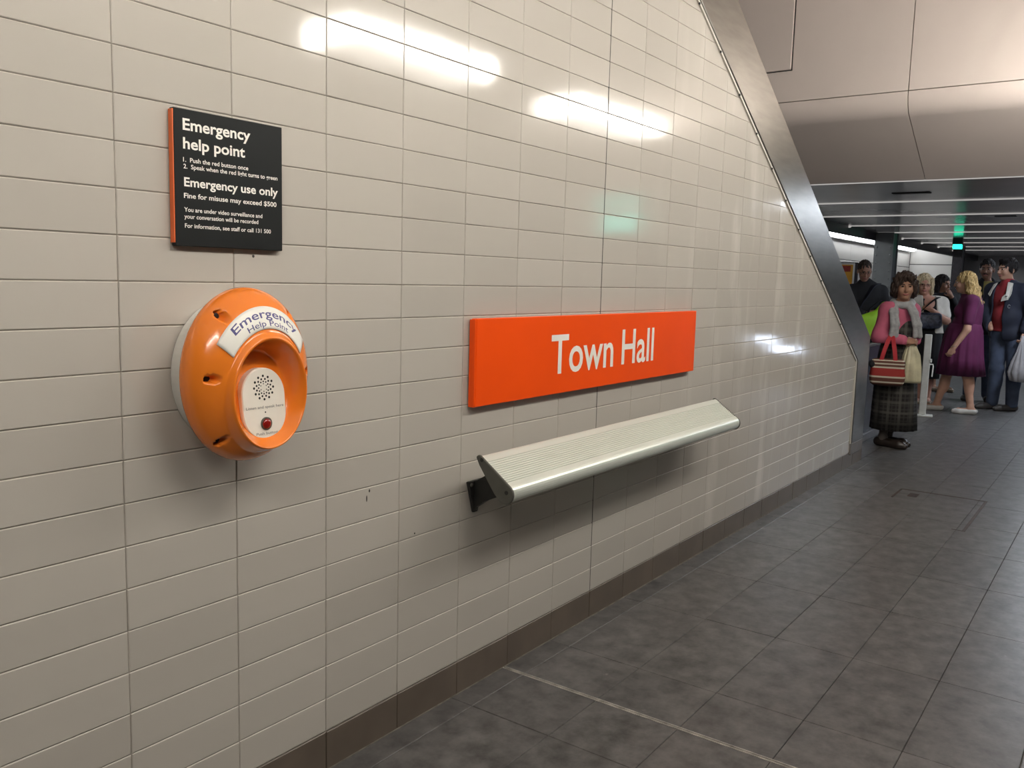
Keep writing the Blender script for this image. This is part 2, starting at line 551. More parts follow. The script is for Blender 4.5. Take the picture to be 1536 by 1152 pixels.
# ---- base course
bb = MB().box((-4.2, .004, 0), (6.60, .2, Z0T-.002)).build('baseboard_left', M['grout'])
tag(bb, 'dark brown tile skirting along the foot of the wall', kind='structure')
bt = None
for c in range(-2, 22):
    x0, x1 = c*.3+.0012, min((c+1)*.3-.0012, 6.60)
    if c < 20:
        if bt is None:
            bt = MB().box((-.1488, 0, 0), (.1488, .008, Z0T-.004), .0012).build('base_tile', M['base_tile'], bb)
            o = bt
        else:
            o = link(bpy.data.objects.new('base_tile', bt.data), bb)
        o.location = (c*.3+.15, -.001+random.uniform(-.0006, .0004), .001)
        o.rotation_euler = (random.gauss(0, .002), 0, random.gauss(0, .001))
    else:
        MB().box((x0, -.001, .001), (x1, .008, Z0T-.004 if x1 < 6.3 else .10), .0012).build('base_tile', M['base_tile'], bb)
o = MB().box((-4.2, -.001, .001), (-.6012, .008, Z0T-.003)).build('base_tile_run', M['base_tile'], bb)

# ---- sloping steel band along the end of the wall
band_poly = [(xL(TOP), TOP), (XV0, zL(XV0)), (XV0, .19), (XV1, .19), (XV1, zR(XV1)), (xR(TOP), TOP)]
band = MB().prism(band_poly, -.014, .21).build('trim_1', M['steel'])
bv = band.modifiers.new('bevel', 'BEVEL'); bv.width = .006; bv.segments = 2; bv.limit_method = 'ANGLE'
tag(band, 'wide brushed steel band edging the sloping wall end', kind='structure')
fl = .017
fp = [(xL(TOP)-fl*1.15, TOP), (XV0-fl, zL(XV0-fl)-fl*1.15), (XV0-fl, .19), (XV0+.002, .19), (XV0+.002, zL(XV0)+.002), (xL(TOP)+.002, TOP)]
MB().prism(fp, -.0085, -.0005).build('flange', M['flange'], band)
for k in range(14):
    x = 2.35+k*.275
    z = zL(x)-.014
    MB().sphere((x-.006, -.010, z), (.0065, .005, .0065), 8, 5).build('screw', M['bracket'], band)
MB().box((XV0-.004, -.013, .095), (XV1+.004, .21, .19), .004).build('foot_block', M['grey_kerb'], band)

# ---- low dark panel beyond the wall
pan = MB().box((6.56, .215, .075), (9.2, .25, .90), .003).build('wall_low', M['navy_panel'])
tag(pan, 'low dark blue panel running on past the tiled wall', kind='structure')
MB().box((6.55, .195, 0), (9.21, .27, .075), .004).build('kerb', M['grey_kerb'], pan)
MB().box((6.56, .205, .90), (9.2, .26, .925), .004).build('rail', M['steel'], pan)

# ---- floor
fl_o = MB().box((-6, -7, -.12), (28, 5, -.004)).build('floor', M['floor_grout'])
tag(fl_o, 'dark grey mottled stone floor', kind='structure')
rows = [0.0, -.095]
while rows[-1] > -2.6: rows.append(rows[-1]-.31)
stone_shared = {}
xj = [2.41+.62*k for k in range(-6, 17)]
n_single = 0
far = MB()
def slab(x0, x1, y0, y1, parent, name='floor_tile', g=.0012):
    w_, d_ = round(x1-x0-2*g, 4), round(y1-y0-2*g, 4)
    key = (w_, d_)
    if key not in stone_shared:
        o = MB().box((-w_/2, -d_/2, -.02), (w_/2, d_/2, 0), .0014).build(name, M['stone'], parent)
        stone_shared[key] = o.data
    else:
        o = link(bpy.data.objects.new(name, stone_shared[key]), parent)
    o.location = ((x0+x1)/2, (y0+y1)/2, random.uniform(-.0005, .0003))
    return o
for i in range(len(rows)-1):
    y1, y0 = rows[i], rows[i+1]
    for k in range(len(xj)-1):
        x0, x1 = xj[k], xj[k+1]
        pieces = [(x0, x1)]
        if x0 < 1.475 < x1: pieces = [(x0, 1.470), (1.484, x1)]
        for a, b in pieces:
            ar = on_screen_area([(a, y0, 0), (b, y0, 0), (b, y1, 0), (a, y1, 0)]) if a > -.5 else 0
            if ar > 60:
                slab(a, b, y0, y1, fl_o); n_single += 1
            else:
                far.box((a+.0012, y0+.0012, -.02), (b-.0012, y1-.0012, 0))
# everything outside the picture and far off
y = rows[-1]
far.box((-6, -7, -.02), (xj[0], 0, 0))
far.box((xj[0], -7, -.02), (28, y, 0))
far.box((xj[-1], y, -.02), (28, 5, 0))
far.box((XV1+.06, .0012, -.02), (xj[-1], 5, 0))
o = far.build('outer_floor_tiles', M['stone'], fl_o); o['kind'] = 'stuff'
for dx in (1.4690, 1.4815):
    MB().box((dx, -2.6, -.01), (dx+.0026, -.004, .0016)).build('joint_strip', M['pale_grout'], fl_o)
MB().box((-.5, -.0045, -.004), (6.55, -.0005, .0018)).build('edge_sealant', M['sealant'], fl_o)
# narrow frame of the access cover let into the floor
cov = MB()
for a, b in (((4.72, -1.076, 0), (5.665, -1.058, .0015)), ((5.648, -1.066, 0), (5.668, -.520, .0015)),
             ((5.345, -.530, 0), (5.66, -.515, .0015)), ((4.722, -1.066, 0), (4.73, -1.00, .0015))):
    cov.box(a, b)
cov.build('access_cover_frame', M['rust'], fl_o)
MB().box((5.45, -.66, 0), (5.56, -.60, .002)).build('lifting_slot', M['rust'], fl_o)

# ---- bulkhead, high ceiling, low polished ceiling
prof = [(7.15, 2.40), (6.80, 2.5785), (6.42, 2.7723)]
for k in range(21):              # rounded nose between the sloping underside and the upright face
    a = math.radians(243+(180-243)*k/20); prof.append((6.44+.15*math.cos(a), 2.93+.15*math.sin(a)))
prof += [(6.29, 2.945)]
def extrude(profile, y0, y1, back):
    v = []; f = []; n = len(profile)
    for (x, z) in profile: v += [(x, y0, z), (x, y1, z)]
    for i in range(n-1): f.append((2*i, 2*i+1, 2*i+3, 2*i+2))
    return v, f
bk = empty('ceiling_bulkhead', (6.3, 0, 2.4)); tag(bk, 'cream curved bulkhead panels above the passage', kind='structure')
ys = [-7, -5.2, -3.65, -1.95, -.22, 1.5, 3.4]
for i in range(len(ys)-1):
    g = .0035
    for nm, pr in (('lower_panel', prof), ('upper_panel', [(6.29, 2.952), (6.29, TOP)])):
        v, f = extrude(pr, ys[i]+g, ys[i+1]-g, 0)
        v = [(a-6.3, b, c-2.4) for a, b, c in v]
        o = mesh_obj(nm, v, f, M['cream'], bk)
        so = o.modifiers.new('solid', 'SOLIDIFY'); so.thickness = .03; so.offset = -1
# dark backing behind the joints
v, f = extrude([(7.17, 2.45), (6.50, 2.80), (6.42, 2.9), (6.335, 2.95), (6.335, TOP)], -7, 3.4, 0)
o = mesh_obj('backing', [(a-6.3, b, c-2.4) for a, b, c in v], f, M['dark_joint'], bk)
so = o.modifiers.new('solid', 'SOLIDIFY'); so.thickness = .05
# access panel standing a little proud of the bulkhead
MB().box((6.238-6.3, .695, 3.205-2.4), (6.292-6.3, 1.42, TOP-2.4-.01), .003).build('access_panel', M['cream'], bk)

MB().box((6.2565-6.3, .685, 3.197-2.4), (6.2895-6.3, 1.430, TOP-2.4-.008)).build('panel_gap_shade', M['dark_joint'], bk)  # dark box standing in for the shadow gap round the panel

ce = MB().box((-6, -7, TOP), (6.6, 5, TOP+.1)).build('ceiling', M['ceil'])
tag(ce, 'high pale ceiling above the tiled wall', kind='structure')

lc = MB().box((7.10, -7, 2.40), (28, 2.06, 2.50)).build('ceiling_low', M['dark_ceil'])
tag(lc, 'low dark polished metal ceiling with pale strips', kind='structure')
for k, x in enumerate((7.37, 9.36, 11.32, 13.25, 15.1, 16.95, 18.75, 20.55, 22.4)):
    MB().box((x-.016, -7, 2.390), (x+.016, 2.05, 2.401), .004).build('ceiling_strip', M['bar'], lc)
    MB().sphere((x, 2.02, 2.382), (.02, .03, .012), 10, 6).build('strip_end', M['bar'], lc)
MB().box((8.40, -.02, 2.392), (8.50, .33, 2.4005)).build('air_slot', M['black'], lc)
MB().box((11.7, -.42, 2.393), (11.82, -.18, 2.4005)).build('sensor_plate', M['black'], lc)
bm_ = MB().box((7.4, 2.03, 2.265), (28, 2.12, 2.42), .01).build('beam', M['beam'])
tag(bm_, 'dark beam along the edge of the low ceiling', kind='structure')

# steel columns under the beam
def column(x, y0, y1, dx, m, label):
    c = empty('steel_column', (x, (y0+y1)/2, 0)); tag(c, label, kind='structure')
    w_ = (y1-y0)/2
    MB().box((-.02, -w_, 0), (.0, w_, 2.395)).build('flange_plate', m, c)
    MB().box((dx, -w_, 0), (dx+.02, w_, 2.395)).build('flange_plate', m, c)
    MB().box((0, -w_*.88, 0), (dx, w_*.88, 2.394)).build('web', M['beam'], c)
    rv = MB()
    for s in (-1, 1):
        for k in range(17):
            rv.sphere((-.022, s*w_*.72, .12+k*.135), (.012, .018, .018), 6, 4)
    o = rv.build('rivets', m, c); o['kind'] = 'stuff'
    return c
column(15.0, 1.735, 2.045, .34, M['column'], 'grey riveted steel column behind the man in black')
column(20.0, 1.43, 1.62, .3, M['beam'], 'dark steel column beneath the green light')

# platform beyond the opening
pw = MB().box((6.6, 3.52, 0), (25.05, 3.7, 3.2)).build('wall_platform', M['dark_joint'])
tag(pw, 'pale panelled wall across the platform', kind='structure')
for zz0, zz1 in ((.02, .55), (.56, 1.14), (1.15, 1.58), (1.59, 2.02), (2.035, 2.46), (2.66, 3.18)):
    for k in range(6):
        MB().box((7.0+k*3.0+.008, 3.50, zz0), (10.0+k*3.0-.008, 3.522, zz1), .004).build('wall_panel', M['plat_tile'], pw)
we = MB().box((25.05, 2.3, 0), (25.25, 3.7, 3.2)).build('wall_platform_end', M['dark_joint'])
tag(we, 'pale panelled wall closing the platform', kind='structure')
for zz0, zz1 in ((.02, .80), (.81, 1.25), (1.26, 1.69), (1.71, 2.10), (2.12, 3.18)):
    MB().box((25.03, 2.3, zz0), (25.052, 3.5, zz1), .004).build('wall_panel', M['plat_tile'], we)
wf = MB().box((26.5, -7, 0), (26.7, 3, 2.45)).build('wall_far', M['far_wall'])
tag(wf, 'dim grey wall at the far end of the passage', kind='structure')
cp = MB().box((6.6, 2.2, 3.2), (26, 5, 3.3)).build('ceiling_platform', M['beam'])
tag(cp, 'dark ceiling above the platform', kind='structure')
# unseen sides of the concourse that close it off
wr = MB().box((-6, -7.2, 0), (28, -7, TOP)).build('wall_right', M['plain_wall']); tag(wr, 'plain wall on the other side of the concourse', kind='structure')
wb = MB().box((-6.2, -7, 0), (-6, 5, TOP)).build('wall_back', M['plain_wall']); tag(wb, 'plain wall behind the camera', kind='structure')
wp = MB().box((-6, 4.9, 0), (6.6, 5, TOP)).build('wall_stair', M['plain_wall']); tag(wp, 'plain wall behind the tiled wall', kind='structure')


# ================================================================== LIGHTS OF THE PLACE AND ADDED FILL LIGHTS
def light_panel(x0, x1, y, z, label, wd=.40):
    c = empty('ceiling_light', ((x0+x1)/2, y, z)); h = (x1-x0)/2
    tag(c, label, 'ceiling light', 'suspended light panels')
    MB().box((-h, -wd/2, .151), (h, wd/2, .185), .004).build('cover', M['white_metal'], c)
    MB().prism([(-wd/2, .02), (wd/2, .02), (wd/2, .15), (-wd/2, .15)], -h+.002, h-.002, 'x').build('diffuser', M['lamp'], c)
    MB().prism([(-wd/2, .0185), (-wd*.36, 0), (wd*.36, 0), (wd/2, .0185)], -h+.002, h-.002, 'x').build('louvre', M['lamp_low'], c)
    for s in (-1, 1):
        MB().tube([(s*h*.8, 0, .183), (s*h*.8, 0, TOP-z+.002)], .006, 6).build('hanging_rod', M['white_metal'], c)
light_panel(-2.6, -1.25, -1.92, 2.685, 'added unseen suspended light panel behind the camera')  # extra unseen panel, added to brighten the left of the wall
light_panel(-.15, 1.15, -1.92, 2.685, 'white suspended light panel above and just ahead of the camera')
light_panel(2.38, 3.54, -1.92, 2.685, 'white suspended light panel mirrored above the help point')
light_panel(4.72, 5.95, -1.92, 2.685, 'white suspended light panel close to the cream bulkhead')

def add_fill(x, y, label, s=.5, d=.25):  # lights kept out of view, added to brighten the people and far wall
    c = empty('fill_light', (x, y, 2.40)); tag(c, label, 'ceiling light', 'added fill lights in the dark ceiling')
    MB().box((-s-.02, -d-.02, -.012), (s+.02, d+.02, -.0005), .003).build('rim', M['white_metal'], c)
    MB().box((-s, -d, -.016), (s, d, -.011)).build('diffuser', M['cool_fill'], c)
add_fill(9.5, -1.47, 'added unseen fill light in the dark ceiling by the bulkhead', .5, .15)
add_fill(12.6, -1.47, 'added unseen fill light in the middle of the dark ceiling', .5, .15)
add_fill(22.5, -1.47, 'added unseen fill light before the far wall of the passage', .5, .15)
add_fill(16.5, -1.47, 'added unseen fill light farther along the dark ceiling', .5, .15)

tl = empty('platform_light', (18.8, 3.38, 2.49)); tag(tl, 'bright fluorescent strip on the platform wall', 'light')
MB().box((-6.0, .02, -.05), (6.0, .08, .09), .004).build('housing', M['white_metal'], tl)
MB().tube([(-6.0, -.01, .02), (6.0, -.01, .02)], .05, 10).build('fluorescent_tube', M['tube'], tl)

ex = empty('exit_light', (16.9, 1.045, 2.40)); tag(ex, 'small green light hanging from the dark ceiling', 'exit light')
MB().box((-.05, -.085, -.12), (.05, .085, 0), .006).build('housing', M['bracket'], ex)
MB().box((-.058, -.075, -.205), (.04, .075, -.122), .01).build('lens', M['green_light'], ex)
ts = empty('teal_sign', (9.6, -4.1, 2.40)); tag(ts, 'teal lit sign on the far side of the concourse', 'sign')
MB().box((-.04, -.36, -.32), (.04, .36, 0), .006).build('housing', M['bracket'], ts)
MB().box((-.048, -.33, -.29), (-.038, .33, -.04)).build('face', M['teal_sign'], ts)
gs = empty('display_cabinet', (12.4, -2.75, 0)); tag(gs, 'lit display cabinet on the far side of the concourse', 'display')
MB().box((-.3, -.5, 0), (.3, .5, 1.02), .01).build('body', M['bracket'], gs)
MB().box((-.308, -.24, .55), (-.298, .06, .66)).build('screen', M['blue_screen'], gs)
MB().box((-.308, .02, .43), (-.298, .42, .53)).build('screen', M['blue_screen'], gs)
# ================================================================== THINGS ON THE WALL
# ---- black notice
sg = empty('notice_sign', (.282, 0, 1.66)); tag(sg, 'black emergency help point notice with white lettering and orange edge', 'sign')
O = (.282, 0, 1.66)
MB().box((-.1525, -.019, -.157), (.153, -.003, .151), .0015).build('panel', M['black_sign'], sg)
MB().box((-.1552, -.0180, -.150), (-.1521, -.003, .1475), .0005).build('edge_strip', M['edge_orange'], sg)
MB().box((-.14, -.004, -.14), (.14, .001, .14)).build('mounting_plate', M['bracket'], sg)
for body, x0, x1, base, cp, b in (
        ('Emergency', .147, .332, 1.7640, .0262, .022), ('help point', .147, .316, 1.7225, .0255, .022),
        ('1.  Push the red button once', .1465, .325, 1.6935, .0100, .014),
        ('2.  Speak when the red light turns to green', .147, .4135, 1.6785, .0100, .014),
        ('Emergency use only', .148, .4145, 1.6385, .0205, .022),
        ('Fine for misuse may exceed $500', .147, .410, 1.6122, .0115, .018),
        ('You are under video surveillance and', .147, .366, 1.5815, .0098, .014),
        ('your conversation will be recorded', .147, .3535, 1.5660, .0098, .014),
        ('For information, see staff or call 131 500', .148, .392, 1.5450, .0098, .014)):
    letter_line(body, x0+.0055, x1+.0055, base, cp, -.0196, M['print_white'], sg, bold=b, origin=O)

# ---- station name sign
st = empty('station_sign', (2.11, 0, 1.165)); tag(st, 'long orange Town Hall station name sign above the perch seat', 'sign')
O = (2.11, 0, 1.165)
MB().box((1.232-O[0], -.032, 1.014-O[2]), (2.990-O[0], -.008, 1.312-O[2]), .002).build('panel', M['sign_orange'], st)
MB().box((1.2255-O[0], -.030, 1.0135-O[2]), (1.2325-O[0], -.006, 1.3095-O[2]), .001).build('edge_strip', M['sign_orange'], st)
for x in (1.5, 2.7):
    MB().box((x-O[0]-.05, -.010, 1.05-O[2]), (x-O[0]+.05, .001, 1.27-O[2])).build('mounting_plate', M['bracket'], st)
letter_line('Town', 1.688, 2.165, 1.0905, .150, -.0326, M['print_white'], st, bold=.012, origin=O)
letter_line('Hall', 2.238, 2.537, 1.0935, .150, -.0326, M['print_white'], st, bold=.012, origin=O)

# ---- emergency help point
HX, HZ = .258, 1.204
RW, RH = .170, .2075
hp = empty('help_point', (HX, 0, HZ)); tag(hp, 'orange domed emergency help point on a white base beneath the black notice', 'help point')
YR = -.100
REC = (.002, -.038, .103, .128)           # recess centre and half sizes
HOLES = ((-.095, .142), (-.134, .004), (-.098, -.142), (.095, .142), (.134, .004), (.098, -.142))
def dome(x, z):
    rho = min(1., math.sqrt((x/RW)**2+(z/RH)**2))
    return YR-.095*(1-rho**2.3)**.56
def shell_y(x, z):
    d = dome(x, z)
    e = math.sqrt(((x-REC[0])/REC[2])**2+((z-REC[1])/REC[3])**2)
    lip = -.0075*math.exp(-((e-1.03)/.055)**2)
    if e < 1.12:
        flo = -.150-.16*(-(z-REC[1])) if False else -.142+.20*(z-REC[1])*1.0
        t = min(1, max(0, (1.0-e)/.26)); t = t*t*(3-2*t)
        rimy = -.188+.03*max(0, (abs(x-REC[0])-.05))
        d = d*(1-min(1, max(0, (1.12-e)/.12)))+min(d, rimy)*min(1, max(0, (1.12-e)/.12))
        d = d*(1-t)+flo*t
    for hx, hz in HOLES:
        if abs(x-hx) < .02 and abs(z-hz) < .02:
            rad = math.hypot(hx, hz); ux, uz = hx/rad, hz/rad
            p_, q_ = (x-hx)*ux+(z-hz)*uz, -(x-hx)*uz+(z-hz)*ux
            e2 = (p_/.0155)**2+(q_/.0092)**2
            if e2 < 1: d += .026*min(1, (1-e2)*2.2)
    return d+lip
nt, nr = 240, 110
v, f = [], []
for j in range(nr):
    s_ = j/(nr-1)
    for i in range(nt):
        a = 2*math.pi*i/nt
        # ray from the recess centre to the outer oval
        dx, dz = REC[2]*math.cos(a), REC[3]*math.sin(a)
        A = (dx/RW)**2+(dz/RH)**2; B = 2*(REC[0]*dx/RW**2+REC[1]*dz/RH**2); Cc = (REC[0]/RW)**2+(REC[1]/RH)**2-1
        tmax = (-B+math.sqrt(B*B-4*A*Cc))/(2*A)
        if s_ < .62: t_ = (s_/.62)*min(1.14, tmax*.98)
        else:
            u = (s_-.62)/.38; u = math.sin(u*math.pi/2)
            t0 = min(1.14, tmax*.98); t_ = t0+(tmax-t0)*u
        x, z = REC[0]+dx*t_, REC[1]+dz*t_
        v.append((x, shell_y(x, z), z))
for j in range(nr-1):
    for i in range(nt):
        a = j*nt+i; b = j*nt+(i+1) % nt
        f.append((a, a+nt, b+nt, b))
f.append(tuple(range(nt-1, -1, -1)))
# rolled edge and back of the shell
base0 = (nr-1)*nt
for k, (sc, yy) in enumerate(((1.002, YR+.010), (.985, YR+.019), (.95, YR+.023), (.80, YR+.024))):
    for i in range(nt):
        p = v[base0+i]; v.append((p[0]*sc, yy, p[2]*sc))
    o0 = base0 if k == 0 else nr*nt+(k-1)*nt; o1 = nr*nt+k*nt
    for i in range(nt):
        j2 = (i+1) % nt
        f.append((o0+i, o1+i, o1+j2, o0+j2))
shell = mesh_obj('shell', v, [q[::-1] for q in f], M['shell_orange'], hp, True)
ov = [(.140*math.cos(2*math.pi*i/64), .171*math.sin(2*math.pi*i/64)) for i in range(64)]
o = MB().prism(ov, -.002, -.082).build('base', M['shell_white'], hp)
bv = o.modifiers.new('bevel', 'BEVEL'); bv.width = .006; bv.segments = 2; bv.limit_method = 'ANGLE'
# screw heads blackened to stand in for the shade in the sunk holes
for hx, hz in HOLES:
    MB().sphere((hx, dome(hx, hz)+.0245, hz), (.0105, .004, .0085), 12, 6).build('screw', M['black'], shell, True)
# crescent label
def lab(u, a):      # u 0..1 inner to outer
    ri, ro = (.118, .152), (.153, .203)
    rx = ri[0]+(ro[0]-ri[0])*u; rz = ri[1]+(ro[1]-ri[1])*u
    x = REC[0]+rx*math.cos(a); z = REC[1]+(rz)*math.sin(a)
    z = min(z, 9)
    return x, z
vv, ff = [], []; NA, NU = 40, 8
for i in range(NA+1):
    a = math.radians(36+(144-36)*i/NA)
    for j in range(NU+1):
        x, z = lab(j/NU, a); rho = math.sqrt((x/RW)**2+(z/RH)**2)
        if rho > .93: x *= .93/rho; z *= .93/rho
        vv.append((x, shell_y(x, z)-.0012, z))
for i in range(NA):
    for j in range(NU):
        a = i*(NU+1)+j; ff.append((a, a+1, a+NU+2, a+NU+1))
lb = mesh_obj('label', vv, [q for q in ff], M['label_white'], hp, True)
so = lb.modifiers.new('solid', 'SOLIDIFY'); so.thickness = .0012; so.offset = 1
def arc_text(body, u, size, a_mid, width_deg, m, bold, name='lettering'):
    v, f = text_mesh(body, bold); v = v.copy()
    wd = v[:, 0].max()-v[:, 0].min(); xm = (v[:, 0].max()+v[:, 0].min())/2
    c0, c1 = cap_height(bold)
    out = []
    for p in v:
        a = math.radians(a_mid-(p[0]-xm)/wd*width_deg)
        uu = u+(p[1]-c0)/(c1-c0)*size
        x, z = lab(uu, a); rho = math.sqrt((x/RW)**2+(z/RH)**2)
        if rho > .93: x *= .93/rho; z *= .93/rho
        out.append((x, shell_y(x, z)-.0030, z))
    return mesh_obj(name, out, f, m, hp)
arc_text('Emergency', .50, .36, 89, 80, M['label_blue'], .010)
arc_text('Help Point', .13, .25, 89, 54, M['label_blue'], .004)
# white talk plate in the recess
PX, PZ, PW, PH = .004, -.064, .060, .082
pl = []
for i in range(24): t = math.pi*i/23; pl.append((PX+PW*math.cos(t), PZ+(PH-PW)+PW*math.sin(t)))
for i in range(24): t = math.pi+math.pi*i/23; pl.append((PX+PW*math.cos(t), PZ-(PH-PW)+PW*math.sin(t)))
def plate_y(z): return -.1575+.10*(z-PZ)
def on_plate(pts, off): return [(x, plate_y(z)+off, z) for x, z in pts]
n_ = len(pl)
vv = on_plate(pl, -.004)+[(x*1.0+(x-PX)*.03, y+.003, z+(z-PZ)*.03) for x, y, z in on_plate(pl, -.004)]+[(x, y+.04, z) for x, y, z in on_plate(pl, -.004)]
ff = [tuple(range(n_))]
for k in (0, n_):
    for i in range(n_): ff.append((k+(i+1) % n_, k+i, k+n_+i, k+n_+(i+1) % n_))
plate = mesh_obj('talk_plate', vv, ff, M['plate_white'], hp)
# speaker perforations
dots = MB(); gx, gz = .004, -.026
def dot(x, z, r):
    q = [(x+r*math.cos(2*math.pi*i/10), z+r*math.sin(2*math.pi*i/10)) for i in range(10)]
    dots.add(on_plate(q, -.0046), [tuple(range(10))])
for k in range(12): dot(gx+.0275*math.cos(k*math.pi/6), gz+.0275*math.sin(k*math.pi/6), .0030)
for k in range(12): dot(gx+.0205*math.cos((k+.5)*math.pi/6), gz+.0205*math.sin((k+.5)*math.pi/6), .0026)
for k in range(12): dot(gx+.0145*math.cos(k*math.pi/6), gz+.0145*math.sin(k*math.pi/6), .0021)
for k in range(6): dot(gx+.009*math.cos((k+.5)*math.pi/3), gz+.009*math.sin((k+.5)*math.pi/3), .0015)
dots.build('speaker_grille', M['black'], plate)
q = [(gx+.002*math.cos(2*math.pi*i/10), gz-.058+.002*math.sin(2*math.pi*i/10)) for i in range(10)]
mesh_obj('microphone_hole', on_plate(q, -.0046), [tuple(range(10))], M['black'], plate)
bx_, bz_ = .004, -.111
MB().tube([(bx_, plate_y(bz_)-.002, bz_), (bx_, plate_y(bz_)-.007, bz_)], .0155, 24).build('button_ring', M['cap_grey'], plate)
MB().sphere((bx_, plate_y(bz_)-.006, bz_), (.0125, .007, .0125), 20, 10).build('button', M['red_button'], plate, True)
for body, x0, x1, zb, cp in (('Listen and speak here', -.050, .058, -.0745, .0062), ('Push button', -.026, .036, -.1365, .0062)):
    v, f = text_mesh(body, .004); c0, c1 = cap_height(.004)
    sx = (x1-x0)/(v[:, 0].max()-v[:, 0].min())
    mesh_obj('lettering', [(x0+(p[0]-v[:, 0].min())*sx, plate_y(zb+(p[1]-c0)*cp/(c1-c0))-.0047, zb+(p[1]-c0)*cp/(c1-c0)) for p in v], f, M['print_grey'], plate)

# ---- leaning perch seat
ps = empty('perch_seat', (2.12, 0, .64)); tag(ps, 'sloping ribbed aluminium perch seat bracketed to the tiled wall', 'bench')
X0, X1 = 1.162, 3.105
def seat_profile(grooves=True):
    # (y, z) in the cross section: back top edge, ribbed face, round nose, underside
    a = Vector((-.118, .866)); b = Vector((-.232, .786))
    d = (b-a).normalized(); nrm = Vector((d.y, -d.x))      # outwards (up and to the front)
    if nrm.y < 0: nrm = -nrm
    L_ = (b-a).length; pts = []
    for k in range(6):
        t = math.radians(200-k*22); c = a-nrm*.012
        pts.append(c+(nrm*math.sin(t)+d*math.cos(t))*.012)
    if grooves:
        g0, g1, ng = .022, L_-.012, 12
        for k in range(ng):
            s = g0+(g1-g0)*k/ng; w_ = (g1-g0)/ng
            for ds, dn in ((.0, 0), (.0016, -.0030), (.0034, -.0030), (.0050, 0)):
                pts.append(a+d*(s+ds)+nrm*dn)
    c = b-nrm*.032
    for k in range(15):
        t = math.radians(90-k*13.5)
        pts.append(c+(nrm*math.sin(t)+d*math.cos(t))*.032)
    pts.append(c-nrm*.032*.9-d*.030)
    pts.append(a-nrm*.028+d*.012)
    return [(p.x, p.y) for p in pts]
def along_x(poly, x0, x1, name, m, par, smooth=False):
    mb = MB().prism([(y, z-.64) for y, z in poly], x0-2.12, x1-2.12, 'x')
    return mb.build(name, m, par)
along_x(seat_profile(), X0+.008, X1-.008, 'seat', M['alu'], ps)
cp_ = seat_profile(False)
cy = sum(p[0] for p in cp_)/len(cp_); cz = sum(p[1] for p in cp_)/len(cp_)
big = [(cy+(y-cy)*1.05, cz+(z-cz)*1.05) for y, z in cp_]
for a, b in ((X0, X0+.009), (X1-.009, X1)):
    o = along_x(big, a, b, 'end_cap', M['cap_grey'], ps)
    bv = o.modifiers.new('bevel', 'BEVEL'); bv.width = .003; bv.segments = 2; bv.limit_method = 'ANGLE'
    xs = a-.0015 if a == X0 else b+.0015
    for (y, z) in ((-.120, .858), (-.222, .765)):
        MB().tube([(xs-2.12, y, z-.64), ((a+b)/2-2.12, y, z-.64)], .007, 12).build('cap_screw', M['bracket'], o)
for x in (1.275, 2.965):
    br = empty('bracket', (x-2.12, 0, 0), 0, ps)
    tri = [(-.046, .755-.64), (.046, .755-.64), (.040, .735-.64), (.012, .640-.64), (-.012, .640-.64), (-.040, .735-.64)]
    o = MB().prism(tri, .0005, -.012).build('wall_plate', M['bracket'], br)
    bv = o.modifiers.new('bevel', 'BEVEL'); bv.width = .005; bv.segments = 2; bv.limit_method = 'ANGLE'
    o = MB().prism([(-.010, .748-.64), (-.010, .655-.64), (-.06, .690-.64), (-.185, .745-.64), (-.175, .795-.64), (-.125, .822-.64)], -.012, .012, 'x').build('arm', M['bracket'], br)
    for (a, z) in ((-.030, .742), (.030, .742), (0, .655)):
        MB().sphere((a, -.013, z-.64), (.007, .005, .007), 10, 6).build('bolt', M['cap_grey'], br)
# ================================================================== PEOPLE: smooth bodies from blended volumes
def V(*a): return np.array(a, float)
def unit(a): a = np.asarray(a, float); return a/np.linalg.norm(a)
def rot_z(deg):
    c, s = math.cos(math.radians(deg)), math.sin(math.radians(deg)); return np.array(((c, -s, 0), (s, c, 0), (0, 0, 1.)))
def rot_x(deg):
    c, s = math.cos(math.radians(deg)), math.sin(math.radians(deg)); return np.array(((1, 0, 0), (0, c, -s), (0, s, c.real)))

def cap(a, b, ra, rb, k=.02, fine=False, sub=False):
    return dict(t='c', a=np.asarray(a, float), b=np.asarray(b, float), ra=ra, rb=rb, k=k, fine=fine, sub=sub)
def ell(c, r, R=None, k=.02, fine=False, sub=False):
    return dict(t='e', c=np.asarray(c, float), r=np.asarray(r, float), R=np.eye(3) if R is None else R, k=k, fine=fine, sub=sub)
def bxx(c, h, R=None, rnd=.01, k=.01, fine=False, sub=False):
    return dict(t='b', c=np.asarray(c, float), r=np.asarray(h, float), R=np.eye(3) if R is None else R, rnd=rnd, k=k, fine=fine, sub=sub)

def bounds(p):
    if p['t'] == 'c':
        lo = np.minimum(p['a']-p['ra'], p['b']-p['rb']); hi = np.maximum(p['a']+p['ra'], p['b']+p['rb'])
    else:
        e = np.abs(p['R'])@p['r']; lo, hi = p['c']-e, p['c']+e
    return lo, hi

